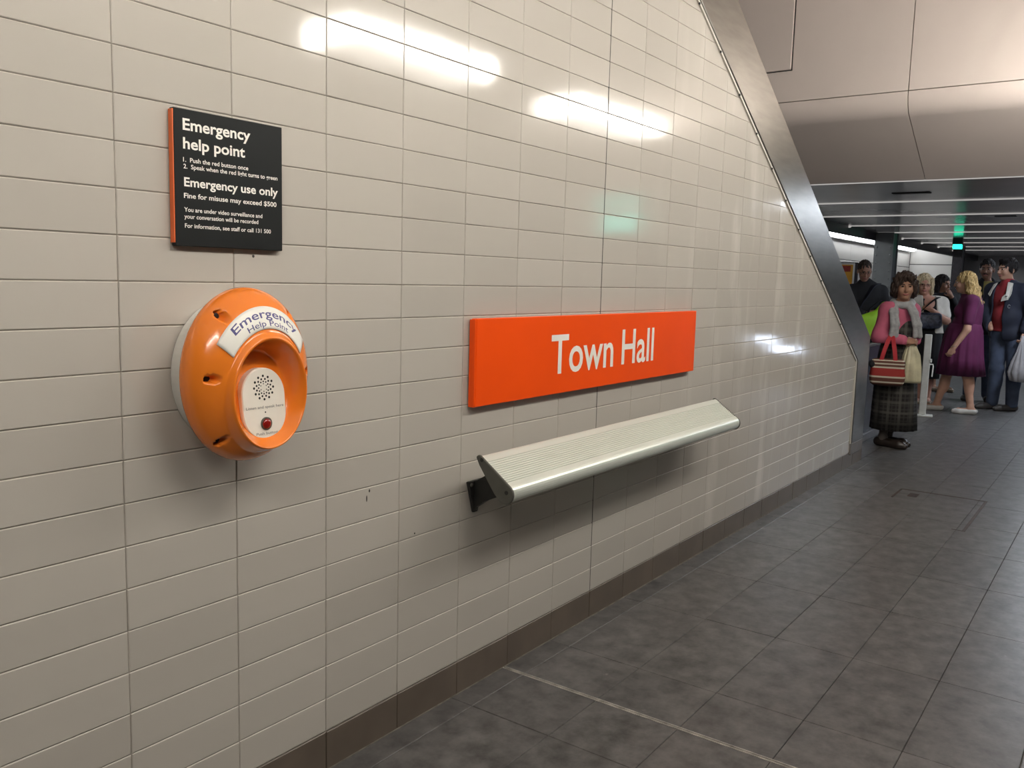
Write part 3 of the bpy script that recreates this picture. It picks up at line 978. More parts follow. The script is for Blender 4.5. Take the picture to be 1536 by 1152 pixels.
def field(prims, lo, hi, h, cuts=()):
    n = np.maximum(((hi-lo)/h).astype(int)+1, 3)
    ax = [lo[i]+h*np.arange(n[i]) for i in range(3)]
    f = np.full(n, .5, np.float32)
    for p in prims:
        bl, bh = bounds(p); m = p['k']+2.5*h
        sl = []
        for i in range(3):
            a = max(0, int((bl[i]-m-lo[i])/h)); b = min(n[i], int((bh[i]+m-lo[i])/h)+2)
            if a >= b: sl = None; break
            sl.append(slice(a, b))
        if sl is None: continue
        sl = tuple(sl)
        X = ax[0][sl[0]][:, None, None]; Y = ax[1][sl[1]][None, :, None]; Z = ax[2][sl[2]][None, None, :]
        if p['t'] == 'c':
            a, b = p['a'], p['b']; d = b-a; L2 = max(1e-9, d@d)
            t = np.clip(((X-a[0])*d[0]+(Y-a[1])*d[1]+(Z-a[2])*d[2])/L2, 0, 1)
            g = np.sqrt((X-a[0]-t*d[0])**2+(Y-a[1]-t*d[1])**2+(Z-a[2]-t*d[2])**2)-(p['ra']+(p['rb']-p['ra'])*t)
        else:
            c, R, r = p['c'], p['R'], p['r']
            q = [(X-c[0])*R[0, i]+(Y-c[1])*R[1, i]+(Z-c[2])*R[2, i] for i in range(3)]
            if p['t'] == 'e':
                k0 = np.sqrt((q[0]/r[0])**2+(q[1]/r[1])**2+(q[2]/r[2])**2)
                k1 = np.sqrt((q[0]/r[0]**2)**2+(q[1]/r[1]**2)**2+(q[2]/r[2]**2)**2)
                g = k0*(k0-1)/np.maximum(k1, 1e-6)
            else:
                rd = p['rnd']; w_ = [np.abs(q[i])-(r[i]-rd) for i in range(3)]
                g = np.sqrt(sum(np.maximum(x, 0)**2 for x in w_))+np.minimum(np.maximum(np.maximum(w_[0], w_[1]), w_[2]), 0)-rd
        cur = f[sl]; k = p['k']
        if p['sub']:
            g = -g; hh = np.maximum(k-np.abs(cur-g), 0)/k; f[sl] = np.maximum(cur, g)+hh*hh*k*.25
        else:
            hh = np.maximum(k-np.abs(cur-g), 0)/k; f[sl] = np.minimum(cur, g)-hh*hh*k*.25
    for nv, d in cuts:
        X = ax[0][:, None, None]; Y = ax[1][None, :, None]; Z = ax[2][None, None, :]
        f = np.maximum(f, (X*nv[0]+Y*nv[1]+Z*nv[2]-d).astype(np.float32))
    return f

def nets(f, lo, h):
    """surface nets over a sampled field"""
    s = f < 0
    c = [s[i:s.shape[0]-1+i, j:s.shape[1]-1+j, k:s.shape[2]-1+k] for i in (0, 1) for j in (0, 1) for k in (0, 1)]
    tot = sum(x.astype(np.int8) for x in c)
    act = np.argwhere((tot > 0) & (tot < 8))
    if len(act) == 0: return np.zeros((0, 3)), np.zeros((0, 4), int)
    idm = np.full(tot.shape, -1, np.int32); idm[tuple(act.T)] = np.arange(len(act))
    offs = np.array([(i, j, k) for i in (0, 1) for j in (0, 1) for k in (0, 1)])
    val = np.stack([f[tuple((act+o).T)] for o in offs], 1)
    acc = np.zeros((len(act), 3)); cnt = np.zeros(len(act))
    for a in range(8):
        for b in range(a+1, 8):
            if np.abs(offs[a]-offs[b]).sum() != 1: continue
            m = (val[:, a] < 0) != (val[:, b] < 0)
            t = val[m, a]/(val[m, a]-val[m, b])
            acc[m] += offs[a]+t[:, None]*(offs[b]-offs[a]); cnt[m] += 1
    v = lo+(act+acc/cnt[:, None])*h
    faces = []
    for axis in range(3):
        s0 = np.take(s, range(0, s.shape[axis]-1), axis); s1 = np.take(s, range(1, s.shape[axis]), axis)
        e = np.argwhere(s0 != s1)
        u, w_ = (axis+1) % 3, (axis+2) % 3
        ok = (e[:, u] > 0) & (e[:, w_] > 0) & (e[:, u] < s.shape[u]-1) & (e[:, w_] < s.shape[w_]-1)
        e = e[ok]
        ins = s0[tuple(e.T)]
        q = []
        for du, dw in ((-1, -1), (0, -1), (0, 0), (-1, 0)):
            cidx = e.copy(); cidx[:, u] += du; cidx[:, w_] += dw
            q.append(idm[tuple(cidx.T)])
        q = np.stack(q, 1); q[~ins] = q[~ins][:, ::-1]
        faces.append(q[(q >= 0).all(1)])
    return v, np.concatenate(faces)

def blob(name, prims, h, m, parent, cuts=(), patches=None, recolor=None, shag=None):
    """one mesh from blended volumes; patches: list of (lo, hi, voxel, use_fine)"""
    if patches is None:
        bl = np.min([bounds(p)[0] for p in prims if not p['sub']], 0)-.03; bh = np.max([bounds(p)[1] for p in prims if not p['sub']], 0)+.03
        patches = [(bl, bh, h, True)]
    vs, fs, n = [], [], 0
    for lo, hi, hh, fine in patches:
        pr = [p for p in prims if fine or not p['fine']]
        lo, hi = np.asarray(lo, float), np.asarray(hi, float)
        fd = field(pr, lo, hi, hh, cuts)
        if shag:                      # strands: ripples running down the hair
            amp, wl, seed = shag; rg = np.random.default_rng(seed)
            g = [lo[i]+hh*np.arange(fd.shape[i]) for i in range(3)]
            X, Y, Z = g[0][:, None, None], g[1][None, :, None], g[2][None, None, :]
            for w_ in (1., .62, 1.7):
                for _ in range(3):
                    a_ = rg.uniform(0, 6.28); kz = rg.uniform(-.35, .35)
                    fd = fd+(amp/4.5*np.sin(2*math.pi/(wl*w_)*(X*math.cos(a_)+Y*math.sin(a_)+Z*kz)+rg.uniform(0, 6.28)+1.3*np.sin(Z*38+a_*3))).astype(np.float32)
        v, q = nets(fd, lo, hh)
        vs.append(v); fs.append(q+n); n += len(v)
    v = np.concatenate(vs); q = np.concatenate(fs)
    me = bpy.data.meshes.new(name)
    me.vertices.add(len(v)); me.vertices.foreach_set('co', v.astype(np.float32).ravel())
    me.loops.add(len(q)*4); me.loops.foreach_set('vertex_index', q.astype(np.int32).ravel())
    me.polygons.add(len(q)); me.polygons.foreach_set('loop_start', np.arange(0, len(q)*4, 4, dtype=np.int32))
    me.polygons.foreach_set('loop_total', np.full(len(q), 4, np.int32))
    me.polygons.foreach_set('use_smooth', np.ones(len(q), bool))
    for mm in (m if isinstance(m, (list, tuple)) else [m]): me.materials.append(mm)
    if recolor is not None:
        cen = v[q].mean(1); me.polygons.foreach_set('material_index', recolor(cen).astype(np.int32))
    me.update(calc_edges=True); me.validate()
    return link(bpy.data.objects.new(name, me), parent)

def loft(name, rings, m, parent, n=72, pleats=0, seed=0):
    """rings: (z, cx, cy, rx, ry, turn, pleat depth)"""
    rnd = random.Random(seed); ph = [rnd.uniform(-.25, .25) for _ in range(n)]
    v, f = [], []
    for (z, cx, cy, rx, ry, turn, pd) in rings:
        ct, st_ = math.cos(math.radians(turn)), math.sin(math.radians(turn))
        for i in range(n):
            a = 2*math.pi*i/n
            g = 1+pd*(math.sin(pleats*a+1.2*math.sin(2*a+seed))+.4*math.sin(2.3*pleats*a+seed)) if pleats else 1
            x, y = rx*g*math.cos(a), ry*g*math.sin(a)
            v.append((cx+x*ct-y*st_, cy+x*st_+y*ct, z))
    k = len(rings)
    for j in range(k-1):
        for i in range(n):
            a = j*n+i; b = j*n+(i+1) % n
            f.append((a, a+n, b+n, b))
    f.append(tuple(range(n))); f.append(tuple(range(k*n-1, (k-1)*n-1, -1)))
    return mesh_obj(name, v, f, m, parent, True)

# ---- body pieces; person space: x = to the right in the view, -y = towards the viewer, z up
def hand_prims(wr, d, nrm, side, curl=35, s=1.0):
    d = unit(d); nrm = unit(nrm-d*np.dot(nrm, d)); ac = np.cross(d, nrm)*side
    R = np.stack([ac, d, nrm], 1)
    P = [ell(wr+d*.046*s, (.040*s, .052*s, .017*s), R, .012), cap(wr-d*.01, wr+d*.03, .025*s, .024*s, .012)]
    for i, Ln in enumerate((.074, .082, .076, .060)):
        b = wr+d*.082*s+ac*(.029-.0195*i)*s; a = math.radians(curl*.5); r = .0088*s
        p = b-d*.012*s
        for j, fr in enumerate((.46, .31, .25)):
            q = p+(d*math.cos(a)+nrm*math.sin(a))*Ln*fr*s
            P.append(cap(p, q, r, r*.9, .004, True)); p = q; r *= .92; a += math.radians(curl)
    b = wr+d*.022*s+ac*.028*s; t1 = unit(d*.65+ac*.65+nrm*.35)
    q = b+t1*.042*s; t2 = unit(d*.85+ac*.2+nrm*.45); e = q+t2*.032*s
    P += [cap(b, q, .0125*s, .0105*s, .006, True), cap(q, e, .0102*s, .0088*s, .004, True)]
    return P

def head_frame(J):
    R = rot_z(J['hyaw'])@rot_x(J.get('hpitch', 0))
    return lambda x, y, z: np.asarray(J['head'], float)+R@V(x, y, z)*J.get('hs', 1.), R

def head_prims(J):
    T, R = head_frame(J); s = J.get('hs', 1.)
    e = lambda c, r, **k: ell(T(*c), V(*r)*s, R, **k)
    P = [e((0, .014, .026), (.074, .093, .090), k=.02), e((0, -.026, -.030), (.059, .066, .084), k=.03),
         e((0, -.052, -.092), (.030, .032, .024), k=.02)]
    for q in (-1, 1):
        P += [e((q*.036, -.064, -.030), (.024, .024, .026), k=.02), e((q*.0765, .012, -.010), (.009, .019, .031), k=.006),
              e((q*.031, -.101, .006), (.017, .014, .011), k=.012, sub=True)]
    P += [cap(T(0, -.088, .012), T(0, -.110, -.030), .0085*s, .0115*s, .012), e((0, -.100, -.036), (.017, .012, .009), k=.008),
          e((0, -.089, -.064), (.024, .010, .009), k=.006), e((0, -.086, .026), (.042, .012, .008), k=.014)]
    return P

def recolor_face(J, z0):
    T, R = head_frame(J); s = J.get('hs', 1.); c = np.asarray(J['head'], float)
    def fn(cen):
        q = (cen-c)@R/s
        out = np.zeros(len(cen), int)
        ax_ = np.abs(q[:, 0])
        out[(ax_ < .024) & (np.abs(q[:, 2]+.0645) < .0075) & (q[:, 1] < -.082)] = 1
        out[(ax_ > .012) & (ax_ < .046) & (np.abs(q[:, 2]-.027+.12*np.abs(ax_-.028)) < .0042) & (q[:, 1] < -.055)] = 2
        return out
    return fn

def torso_prims(J, g=0., w_=1., d_=1.):
    R = rot_z(J['ty']); s = J.get('bs', 1.)
    pel, che = V(*J['pel']), V(*J['chest']); mid = (pel+che)/2
    bd = J.get('build', (1., 1.)); a, b = bd[0]*w_, bd[1]*d_
    P = [ell(pel+V(0, 0, .0), V(.165*a+g, .115*b+g, .125+g)*1., R, .05), ell(mid, V(.145*a+g, .105*b+g, .16+g), R, .06),
         ell(che+V(0, 0, .02), V(.165*a+g, .110*b+g, .185+g), R, .06)]
    sh = [V(*p) for p in J['sh']]
    P.append(cap(sh[0], sh[1], .058*s+g, .058*s+g, .05))
    nk = V(*J['neck'])
    P.append(cap(che+V(0, 0, .12), nk+V(0, 0, .0), .075+g, .058+g*.8, .05))
    if J.get('belly'): P.append(ell(mid+R@V(0, -J['belly'][0], J['belly'][1]), V(.125*a+g, .105*b+g, .13+g), R, .05))
    if J.get('bust'):
        for q in (-1, 1): P.append(ell(che+R@V(q*.068, -.085*b, -.01), V(.064+g, .055+g, .062+g), R, .03))
    return P

def arm_prims(J, i, g=0., to=1.):
    s, e, w_ = (V(*J[k][i]) for k in ('sh', 'el', 'wr')); q = J.get('arm', 1.)
    P = [cap(s, e, .052*q+g, .041*q+g, .03)]
    if to > .5:
        t = min(1, (to-.5)*2); P.append(cap(e, e+(w_-e)*t, .042*q+g, (.042-.014*t)*q+g, .02))
    elif to < .5:
        P = [cap(s, s+(e-s)*to*2, .052*q+g, .045*q+g, .03)]
    return P

def leg_prims(J, i, g=0., to=1.):
    h_, k_, a_ = (V(*J[n][i]) for n in ('hip', 'kn', 'an')); q = J.get('leg', 1.)
    P = [cap(h_, k_, .086*q+g, .060*q+g, .04)]
    e = k_+(a_-k_)*to
    P += [cap(k_, e, .058*q+g, (.058-.020*to)*q+g, .03)]
    if to > .6:
        c = k_*.68+a_*.32; d = unit(a_-k_); fw = V(*J['toe'][i])-a_; fw[2] = 0; fw = unit(fw)
        P.append(ell(c-fw*.016, V(.050*q+g, .052*q+g, .12), None, .03))
    return P

def foot_prims(J, i, g=0.):
    a_, t_ = V(*J['an'][i]), V(*J['toe'][i]); fw = t_-a_; fw[2] = 0; fw = unit(fw)
    heel = V(a_[0], a_[1], .045)-fw*.035
    ball = V(t_[0], t_[1], .032)-fw*.05
    return [cap(a_, V(a_[0], a_[1], .06), .036+g, .038+g, .02), cap(heel, ball, .034+g, .036+g, .02), cap(ball, V(t_[0], t_[1], .026), .036+g, .024+g, .02)]

def shoe(J, i, m, parent, high=.075, sole=None, open_=True, name='shoe'):
    a_, t_ = V(*J['an'][i]), V(*J['toe'][i]); fw = t_-a_; fw[2] = 0; fw = unit(fw)
    z0 = J.get('lift', (0, 0))[i]
    P = [cap(V(a_[0], a_[1], .042)-fw*.040, V(t_[0], t_[1], .034)-fw*.055, .042, .044, .02),
         cap(V(t_[0], t_[1], .034)-fw*.055, V(t_[0], t_[1], .028), .044, .027, .02),
         cap(V(a_[0], a_[1], .05)-fw*.02, V(a_[0], a_[1], high)-fw*.012, .042, .040, .02)]
    return blob(name, P, .006, m, parent, cuts=[((0, 0, -1), -.002), ((0, 0, 1), high)])

SKIN = {}
def skin(name, col):
    if name not in SKIN:
        SKIN[name] = mat('skin_'+name, col, .5, var=.06, scale=25, spec=.35)
    return SKIN[name]
LIP = mat('lips', (.34, .11, .10), .45, var=.05)
def hair_mat(name, col, col2):
    m = mat('hair_'+name, col, .62, var=.45, scale=70, bump=.6, bscale=70, stretch=(1, 1, .22), spec=.25)
    return m

def make_person(J, loc, rz, label, skin_m, hair_m, hair=None, hands=((None,), (None,)), feet=True):
    root = empty('person', loc, rz); tag(root, label, 'person')
    nk = V(*J['neck']); T, R = head_frame(J)
    P = torso_prims(J)
    for i in (0, 1):
        P += arm_prims(J, i)+leg_prims(J, i)
        if feet: P += foot_prims(J, i)
    P.append(cap(nk, T(0, .012, -.05), .056, .050, .03))
    P += head_prims(J)
    hp_ = []
    for i in (0, 1):
        if hands[i] and hands[i][0] is not None:
            d, nrm, side, curl = hands[i]
            q = hand_prims(V(*J['wr'][i]), V(*d), V(*nrm), side, curl, J.get('hand', .95)); P += q
            hp_.append(q)
    lo = np.min([bounds(p)[0] for p in P if not p['sub']], 0)-.03; hi = np.max([bounds(p)[1] for p in P if not p['sub']], 0)+.03
    zc = T(0, 0, -.135)[2]
    hc = np.asarray(J['head'], float)
    pt = [(lo, np.array([hi[0], hi[1], zc+.02]), .009, False), (np.maximum(lo, hc-V(.16, .18, .16)), hc+V(.16, .18, .16), .0045, True)]
    pt[1] = (np.array([pt[1][0][0], pt[1][0][1], zc]), pt[1][1], .0045, True)
    for q in hp_:
        a = np.min([bounds(p)[0] for p in q], 0)-.012; b = np.max([bounds(p)[1] for p in q], 0)+.012
        pt.append((a, b, .0042, True))
    body = blob('body', P, .009, [skin_m, LIP, hair_m], root, patches=pt, recolor=recolor_face(J, zc))
    s = J.get('hs', 1.)
    for q in (-1, 1):
        o = MB().sphere((0, 0, 0), .0125, 14, 10).build('eye', M['eye'], body, True)
        o.location = T(q*.031, -.0815, .006); o.rotation_euler = Matrix(R.tolist()).to_euler(); o.scale = (s, s, s*.62)
    if hair: blob('hair', hair(T, R, s), .0045, hair_m, root, shag=(.0075, .024, 4))
    return root, body

def glasses(J, parent, m):
    T, R = head_frame(J); mb = MB()
    for q in (-1, 1):
        mb.tube([T(q*.031+.022*math.cos(a), -.099, .004+.016*math.sin(a)) for a in np.linspace(0, 2*math.pi, 17)], .0022, 6, False)
        mb.tube([T(q*.053, -.098, .008), T(q*.078, -.04, .008), T(q*.080, .01, .004)], .0022, 6)
    mb.tube([T(-.010, -.100, .008), T(.010, -.100, .008)], .0022, 6)
    return mb.build('glasses', m, parent, True)

def strap(name, pts, wd, th, m, parent, up=(0, 0, 1)):
    """flat band along a smooth path"""
    pts = [V(*p) for p in pts]
    fine = []
    for i in range(len(pts)-1):
        p0, p1, p2, p3 = pts[max(i-1, 0)], pts[i], pts[i+1], pts[min(i+2, len(pts)-1)]
        for t in np.linspace(0, 1, 8, endpoint=False):
            fine.append(.5*((2*p1)+(-p0+p2)*t+(2*p0-5*p1+4*p2-p3)*t*t+(-p0+3*p1-3*p2+p3)*t**3))
    fine.append(pts[-1]); v, f = [], []
    for i, p in enumerate(fine):
        d = unit(fine[min(i+1, len(fine)-1)]-fine[max(i-1, 0)]); sd = np.cross(d, up)
        if np.linalg.norm(sd) < .05: sd = np.cross(d, (1, 0, 0))
        sd = unit(sd); nn = np.cross(sd, d)
        for a, b in ((-1, -1), (1, -1), (1, 1), (-1, 1)): v.append(p+sd*a*wd/2+nn*b*th/2)
    for i in range(len(fine)-1):
        for k in range(4): a = i*4+k; b = i*4+(k+1) % 4; f.append((a, b, b+4, a+4))
    f.append((3, 2, 1, 0)); e = (len(fine)-1)*4; f.append((e, e+1, e+2, e+3))
    return mesh_obj(name, v, f, m, parent, False)

# cloth colours
M['pink'] = mat('pink_cloth', (.46, .105, .175), .85, var=.10, scale=14, bump=.2, bscale=18)
M['scarf'] = mat('grey_knit', (.33, .34, .35), .95, var=.12, scale=40, bump=.4, bscale=60)
M['plaid'] = plaid_material('dark_plaid', (.017, .015, .015), (.046, .043, .040), (.095, .092, .080), 9.)
M['stocking'] = mat('stocking', (.10, .085, .075), .7, var=.1)
M['brown_shoe'] = mat('brown_shoe', (.030, .022, .018), .35, var=.2)
M['black_cloth'] = mat('black_cloth', (.012, .013, .016), .85, var=.2, scale=12, bump=.2, bscale=14)
M['navy_cloth'] = mat('navy_cloth', (.014, .017, .032), .8, var=.2, scale=12, bump=.2, bscale=14)
M['white_cloth'] = mat('white_cloth', (.62, .59, .53), .85, var=.06, scale=20, bump=.2, bscale=20)
M['red_cloth'] = mat('red_cloth', (.26, .022, .028), .85, var=.12, scale=14, bump=.2, bscale=18)
M['denim'] = mat('denim', (.050, .065, .105), .85, var=.30, scale=9, bump=.25, bscale=16)
M['plum'] = mat('plum_cloth', (.105, .012, .062), .85, var=.14, scale=8, bump=.25, bscale=16)
M['white_shoe'] = mat('white_shoe', (.62, .60, .56), .5, var=.06)
M['dark_shoe'] = mat('dark_shoe', (.040, .034, .030), .5, var=.2)
M['sandal'] = mat('sandal', (.34, .26, .19), .6, var=.15)
M['yellow_cloth'] = mat('yellow_cloth', (.30, .25, .08), .85, var=.1)
M['glasses'] = mat('glasses_frame', (.05, .035, .03), .3, .3, var=.1)
M['lime'] = mat('lime_bag', (.33, .62, .03), .6, var=.15, scale=8, bump=.3, bscale=10)
M['cream_bag'] = mat('cream_plastic', (.58, .55, .38), .35, var=.20, scale=11, bump=.7, bscale=14)
M['blue_bag'] = mat('blue_patterned_bag', (.07, .085, .14), .5, var=.75, scale=26)
M['grey_bag'] = mat('grey_plastic', (.33, .32, .33), .35, var=.12, scale=7, bump=.7, bscale=12)
M['red_strap'] = mat('red_strap', (.42, .022, .032), .7, var=.1)
BR, CRM, RD = (.115, .045, .030), (.55, .50, .40), (.30, .025, .020)
M['stripes'] = stripe_material('striped_weave', [(0, (.05, .02, .015)), (.05, BR), (.10, CRM), (.16, BR), (.30, CRM), (.36, RD), (.63, RD),
                                                (.66, CRM), (.72, BR), (.80, CRM), (.85, BR), (.93, CRM), (.97, BR)], .235, 0.)

def cap_hair(T, R, s, r=(.080, .099, .097), c=(0, .016, .034), face=(.060, .075, .092), fy=-.105, fz=-.040):
    return [ell(T(*c), V(*r)*s, R, .02)], [ell(T(0, fy, fz), V(*face)*s, R, .008, sub=True)]

# ---------------------------------------------------------------- A: woman in pink with a grey scarf
def hairA(T, R, s):
    a, b = cap_hair(T, R, s, (.092, .106, .088), (0, .020, .038), (.064, .085, .092), -.112, -.035)
    for q in (-1, 1): a += [ell(T(q*.086, .005, -.012), V(.034, .055, .062)*s, R, .03), ell(T(q*.070, .05, -.05), V(.040, .05, .05)*s, R, .03)]
    rnd = random.Random(3)
    for k in range(46):
        th, ph = rnd.uniform(0, 6.28), rnd.uniform(-.3, 1.5)
        d = V(math.cos(th)*math.cos(ph)*.098, math.sin(th)*math.cos(ph)*.110+.02, math.sin(ph)*.084+.040)
        if d[1] < -.055 and d[2] < .06: continue
        a.append(ell(T(*d), V(.02, .02, .018)*rnd.uniform(.7, 1.25), R, .014))
    a.append(ell(T(.02, -.062, .090), V(.06, .04, .026), R, .03))
    return a+b
J = dict(pel=(0, 0, .80), chest=(-.012, 0, 1.10), neck=(.002, -.005, 1.295), head=(.012, -.03, 1.460), hyaw=8, hpitch=0, ty=42, hs=1.0,
         build=(.84, .98), sh=((-.112, -.105, 1.250), (.080, .110, 1.248)), el=((-.165, -.165, 1.005), (.120, .085, 1.010)),
         wr=((.052, -.215, .985), (.130, -.130, .985)), hip=((-.055, -.05, .76), (.055, .05, .76)), kn=((-.05, -.045, .42), (.05, .05, .42)),
         an=((-.075, -.045, .075), (-.035, .085, .075)), toe=((.115, -.135, .03), (.140, -.015, .03)), hand=.86, leg=.82, arm=.95)
pA = (7.44, -.052, 0)
A_, bodyA = make_person(J, pA, math.radians(-78.2), 'woman in pink jacket, grey scarf and dark checked dress, nearest of the group',
                        skin('tan', (.37, .205, .135)), hair_mat('dark_brown', (.045, .030, .024), 0), hairA,
                        hands=(((.8, .25, .05), (.1, .6, -.5), 1, 38), ((-.55, -.8, .0), (-.3, .5, -.6), -1, 42)))
P = torso_prims(J, .020)+arm_prims(J, 0, .024, .93)+arm_prims(J, 1, .022, .93)
P += [cap(V(*J['neck'])+V(-.07, -.05, -.03), V(*J['neck'])+V(-.10, -.06, -.05), .030, .03, .02), ell(V(-.172, -.160, 1.03), (.050, .050, .075), None, .04)]
blob('jacket', P, .008, M['pink'], A_, cuts=[((0, 0, -1), -.955), ((0, 0, 1), 1.33)])
R = rot_z(J['ty'])
blob('pinafore_bodice', [ell((-.005, 0, 1.02), (.128, .165, .21), R, .02), ell((0, 0, .95), (.150, .155, .12), R, .03)], .008, M['plaid'], A_,
     cuts=[((0, 0, 1), 1.165), ((-math.sin(math.radians(42)), math.cos(math.radians(42)), 0), .02)])
loft('skirt', [(1.0, 0, 0, .150, .128, 42, 0), (.93, 0, 0, .166, .140, 42, .004), (.80, .0, 0, .186, .155, 42, .010), (.55, .0, 0, .193, .168, 42, .016),
               (.35, .004, 0, .200, .178, 42, .022), (.165, .008, 0, .207, .186, 42, .028), (.168, .008, 0, .195, .172, 42, .028)], M['plaid'], A_, 90, 13, 2)
for i in (0, 1):
    J2 = dict(J); P = leg_prims(J, i, .004)+[cap(V(*J['an'][i]), V(J['an'][i][0], J['an'][i][1], .06), .042, .04, .02)]
    blob('stocking', P, .008, M['stocking'], A_, cuts=[((0, 0, 1), .40)])
    shoe(J, i, M['brown_shoe'], A_, .085)
# scarf: ring round the neck and two hanging ends
sc = []
nk = V(*J['neck'])
for k in range(16):
    a, b = 2*math.pi*k/16, 2*math.pi*(k+1)/16
    q = lambda t: nk+V(.078*math.cos(t), -.015+.088*math.sin(t), .025+.022*math.sin(t))
    sc.append(cap(q(a), q(b), .030, .030, .012))
for pts in ([(-.070, -.10, 1.31), (-.062, -.200, 1.235), (-.045, -.235, 1.13), (-.050, -.235, 1.03)],
            [(.060, -.100, 1.31), (.100, -.150, 1.235), (.135, -.165, 1.13), (.145, -.165, 1.03)]):
    for a, b in zip(pts[:-1], pts[1:]):
        for dx in (-.016, .016): sc.append(cap(V(*a)+V(dx, 0, 0), V(*b)+V(dx*1.3, -.0, 0), .020, .021, .015))
blob('scarf', sc, .007, M['scarf'], A_)

# her bags
tb = empty('tote_bag', (7.44, -.052, 0), math.radians(-78.2)); tag(tb, 'brown and red striped tote bag on the arm of the woman in pink', 'bag')
bagP = [bxx((-.076, -.285, .118), (.140, .055, .118), None, .035, .01), ell((-.076, -.285, .08), (.142, .062, .085), None, .03)]
bo = blob('bag_body', bagP, .007, M['stripes'], tb); bo.location = (0, 0, .590)
for yy in (-.325, -.245):
    strap('handle', [(-.135, yy, .80), (-.105, yy+.01, .93), (-.065, -.235, 1.035), (-.035, yy+.01, .93), (-.015, yy, .80)], .034, .008, M['red_strap'], tb, (0, 1, 0))
MB().sphere((-.200, -.315, .775), (.036, .03, .036), 14, 10).build('pompom', M['black_cloth'], tb, True)
cb = empty('carrier_bag', (7.44, -.052, 0), math.radians(-78.2)); tag(cb, 'crumpled cream plastic bag beside the striped tote', 'bag')
loft('bag_body', [(.615, .112, -.165, .085, .045, 0, .05), (.64, .112, -.165, .092, .055, 0, .05), (.75, .112, -.165, .085, .050, 0, .06), (.86, .112, -.165, .068, .038, 0, .08),
                  (.93, .105, -.165, .042, .022, 0, .10), (.99, .10, -.165, .018, .012, 0, .1)], M['cream_bag'], cb, 60, 9, 5)

# ---------------------------------------------------------------- E: woman in a plum dress, walking left
def hairE(T, R, s):
    a, b = cap_hair(T, R, s, (.086, .106, .102), (0, .022, .034), (.060, .075, .100), -.110, -.045)
    rnd = random.Random(5)
    for k in range(26):
        th = rnd.uniform(.05, math.pi-.05); x0, y0 = .084*math.cos(th), .025+.085*math.sin(th)
        p = V(x0, y0, rnd.uniform(-.02, .06)); Ln = rnd.uniform(.20, .29); n_ = 5
        for j in range(n_):
            q = V(x0*(1+.12*j)+.016*math.sin(j*1.7+k), y0+.012*j+.018*math.sin(j*1.9+k*1.3), p[2]-Ln/n_)
            a.append(cap(T(*p), T(*q), .023, .021, .012)); p = q
    return a+b
J = dict(pel=(.045, .0, .90), chest=(.045, .0, 1.215), neck=(.015, 0, 1.385), head=(-.035, .0, 1.535), hyaw=-92, hpitch=4, ty=-97, hs=1.0,
         build=(.98, 1.12), bust=1, belly=(.05, -.02), sh=((.045, .150, 1.325), (.055, -.150, 1.325)), el=((-.02, .20, 1.02), (.030, -.215, 1.00)),
         wr=((-.14, .20, .80), (-.095, -.225, .775)), hip=((.02, .075, .86), (.05, -.075, .86)), kn=((-.135, .075, .47), (.075, -.075, .47)),
         an=((-.225, .075, .080), (.135, -.07, .095)), toe=((-.370, .075, .03), (-.035, -.075, .03)), hand=.92, leg=.98, arm=.96)
E_, bodyE = make_person(J, (10.351, -.147, 0), math.radians(98.3-180), 'blonde woman in a plum dress and white shoes walking past',
                        skin('fair', (.56, .32, .225)), hair_mat('blonde', (.48, .33, .14), 0), hairE,
                        hands=(((-.3, 0, -.95), (-.5, .4, 0), 1, 30), ((-.40, .0, -.85), (-.4, .9, 0), 1, 42)))
P = torso_prims(J, .014)+arm_prims(J, 0, .016, .36)+arm_prims(J, 1, .018, .36)
blob('dress_bodice', P, .008, M['plum'], E_, cuts=[((0, 0, -1), -.93), ((0, 0, 1), 1.405)])
loft('dress_skirt', [(1.06, .008, 0, .165, .172, -7, .0), (.98, .004, 0, .195, .185, -7, .010), (.85, -.004, 0, .215, .208, -7, .022), (.65, -.008, 0, .235, .225, -7, .034),
                     (.455, .0, 0, .258, .240, -7, .045), (.46, .0, 0, .245, .23, -7, .045)], M['plum'], E_, 110, 15, 1)
for i in (0, 1): shoe(J, i, M['white_shoe'], E_, .062)
MB().tube([V(-.088, -.225, .80)+V(.031*math.cos(t), .031*math.sin(t), .006*math.cos(t)) for t in np.linspace(0, 2*math.pi, 20)], .005, 6, False).build('bracelet', M['sandal'], E_, True)

# ---------------------------------------------------------------- G: man in navy jacket with white collar
def hairG(T, R, s):
    a, b = cap_hair(T, R, s, (.085, .104, .098), (0, .026, .040), (.062, .084, .100), -.112, -.030)
    a.append(ell(T(.01, -.060, .100), V(.062, .036, .024)*s, R, .03))
    for q in (-1, 1): a.append(ell(T(q*.074, -.005, .005), V(.014, .03, .04)*s, R, .01))
    return a+b
J = dict(pel=(-.075, 0, .95), chest=(-.10, 0, 1.33), neck=(-.105, -.01, 1.535), head=(-.138, -.035, 1.705), hyaw=-48, hpitch=3, ty=-30, hs=1.06,
         build=(1.1, 1.12), belly=(.03, 0), sh=((-.270, .10, 1.455), (.070, -.10, 1.455)), el=((-.33, .07, 1.20), (.155, -.13, 1.20)),
         wr=((-.25, -.10, .99), (.100, -.205, .965)), hip=((-.155, .045, .90), (.02, -.045, .90)), kn=((-.150, -.01, .50), (.035, -.075, .50)),
         an=((-.165, .045, .09), (.045, -.02, .09)), toe=((-.325, -.055, .03), (-.125, -.125, .03)), hand=1.02, leg=1.0, arm=1.05, bs=1.08)
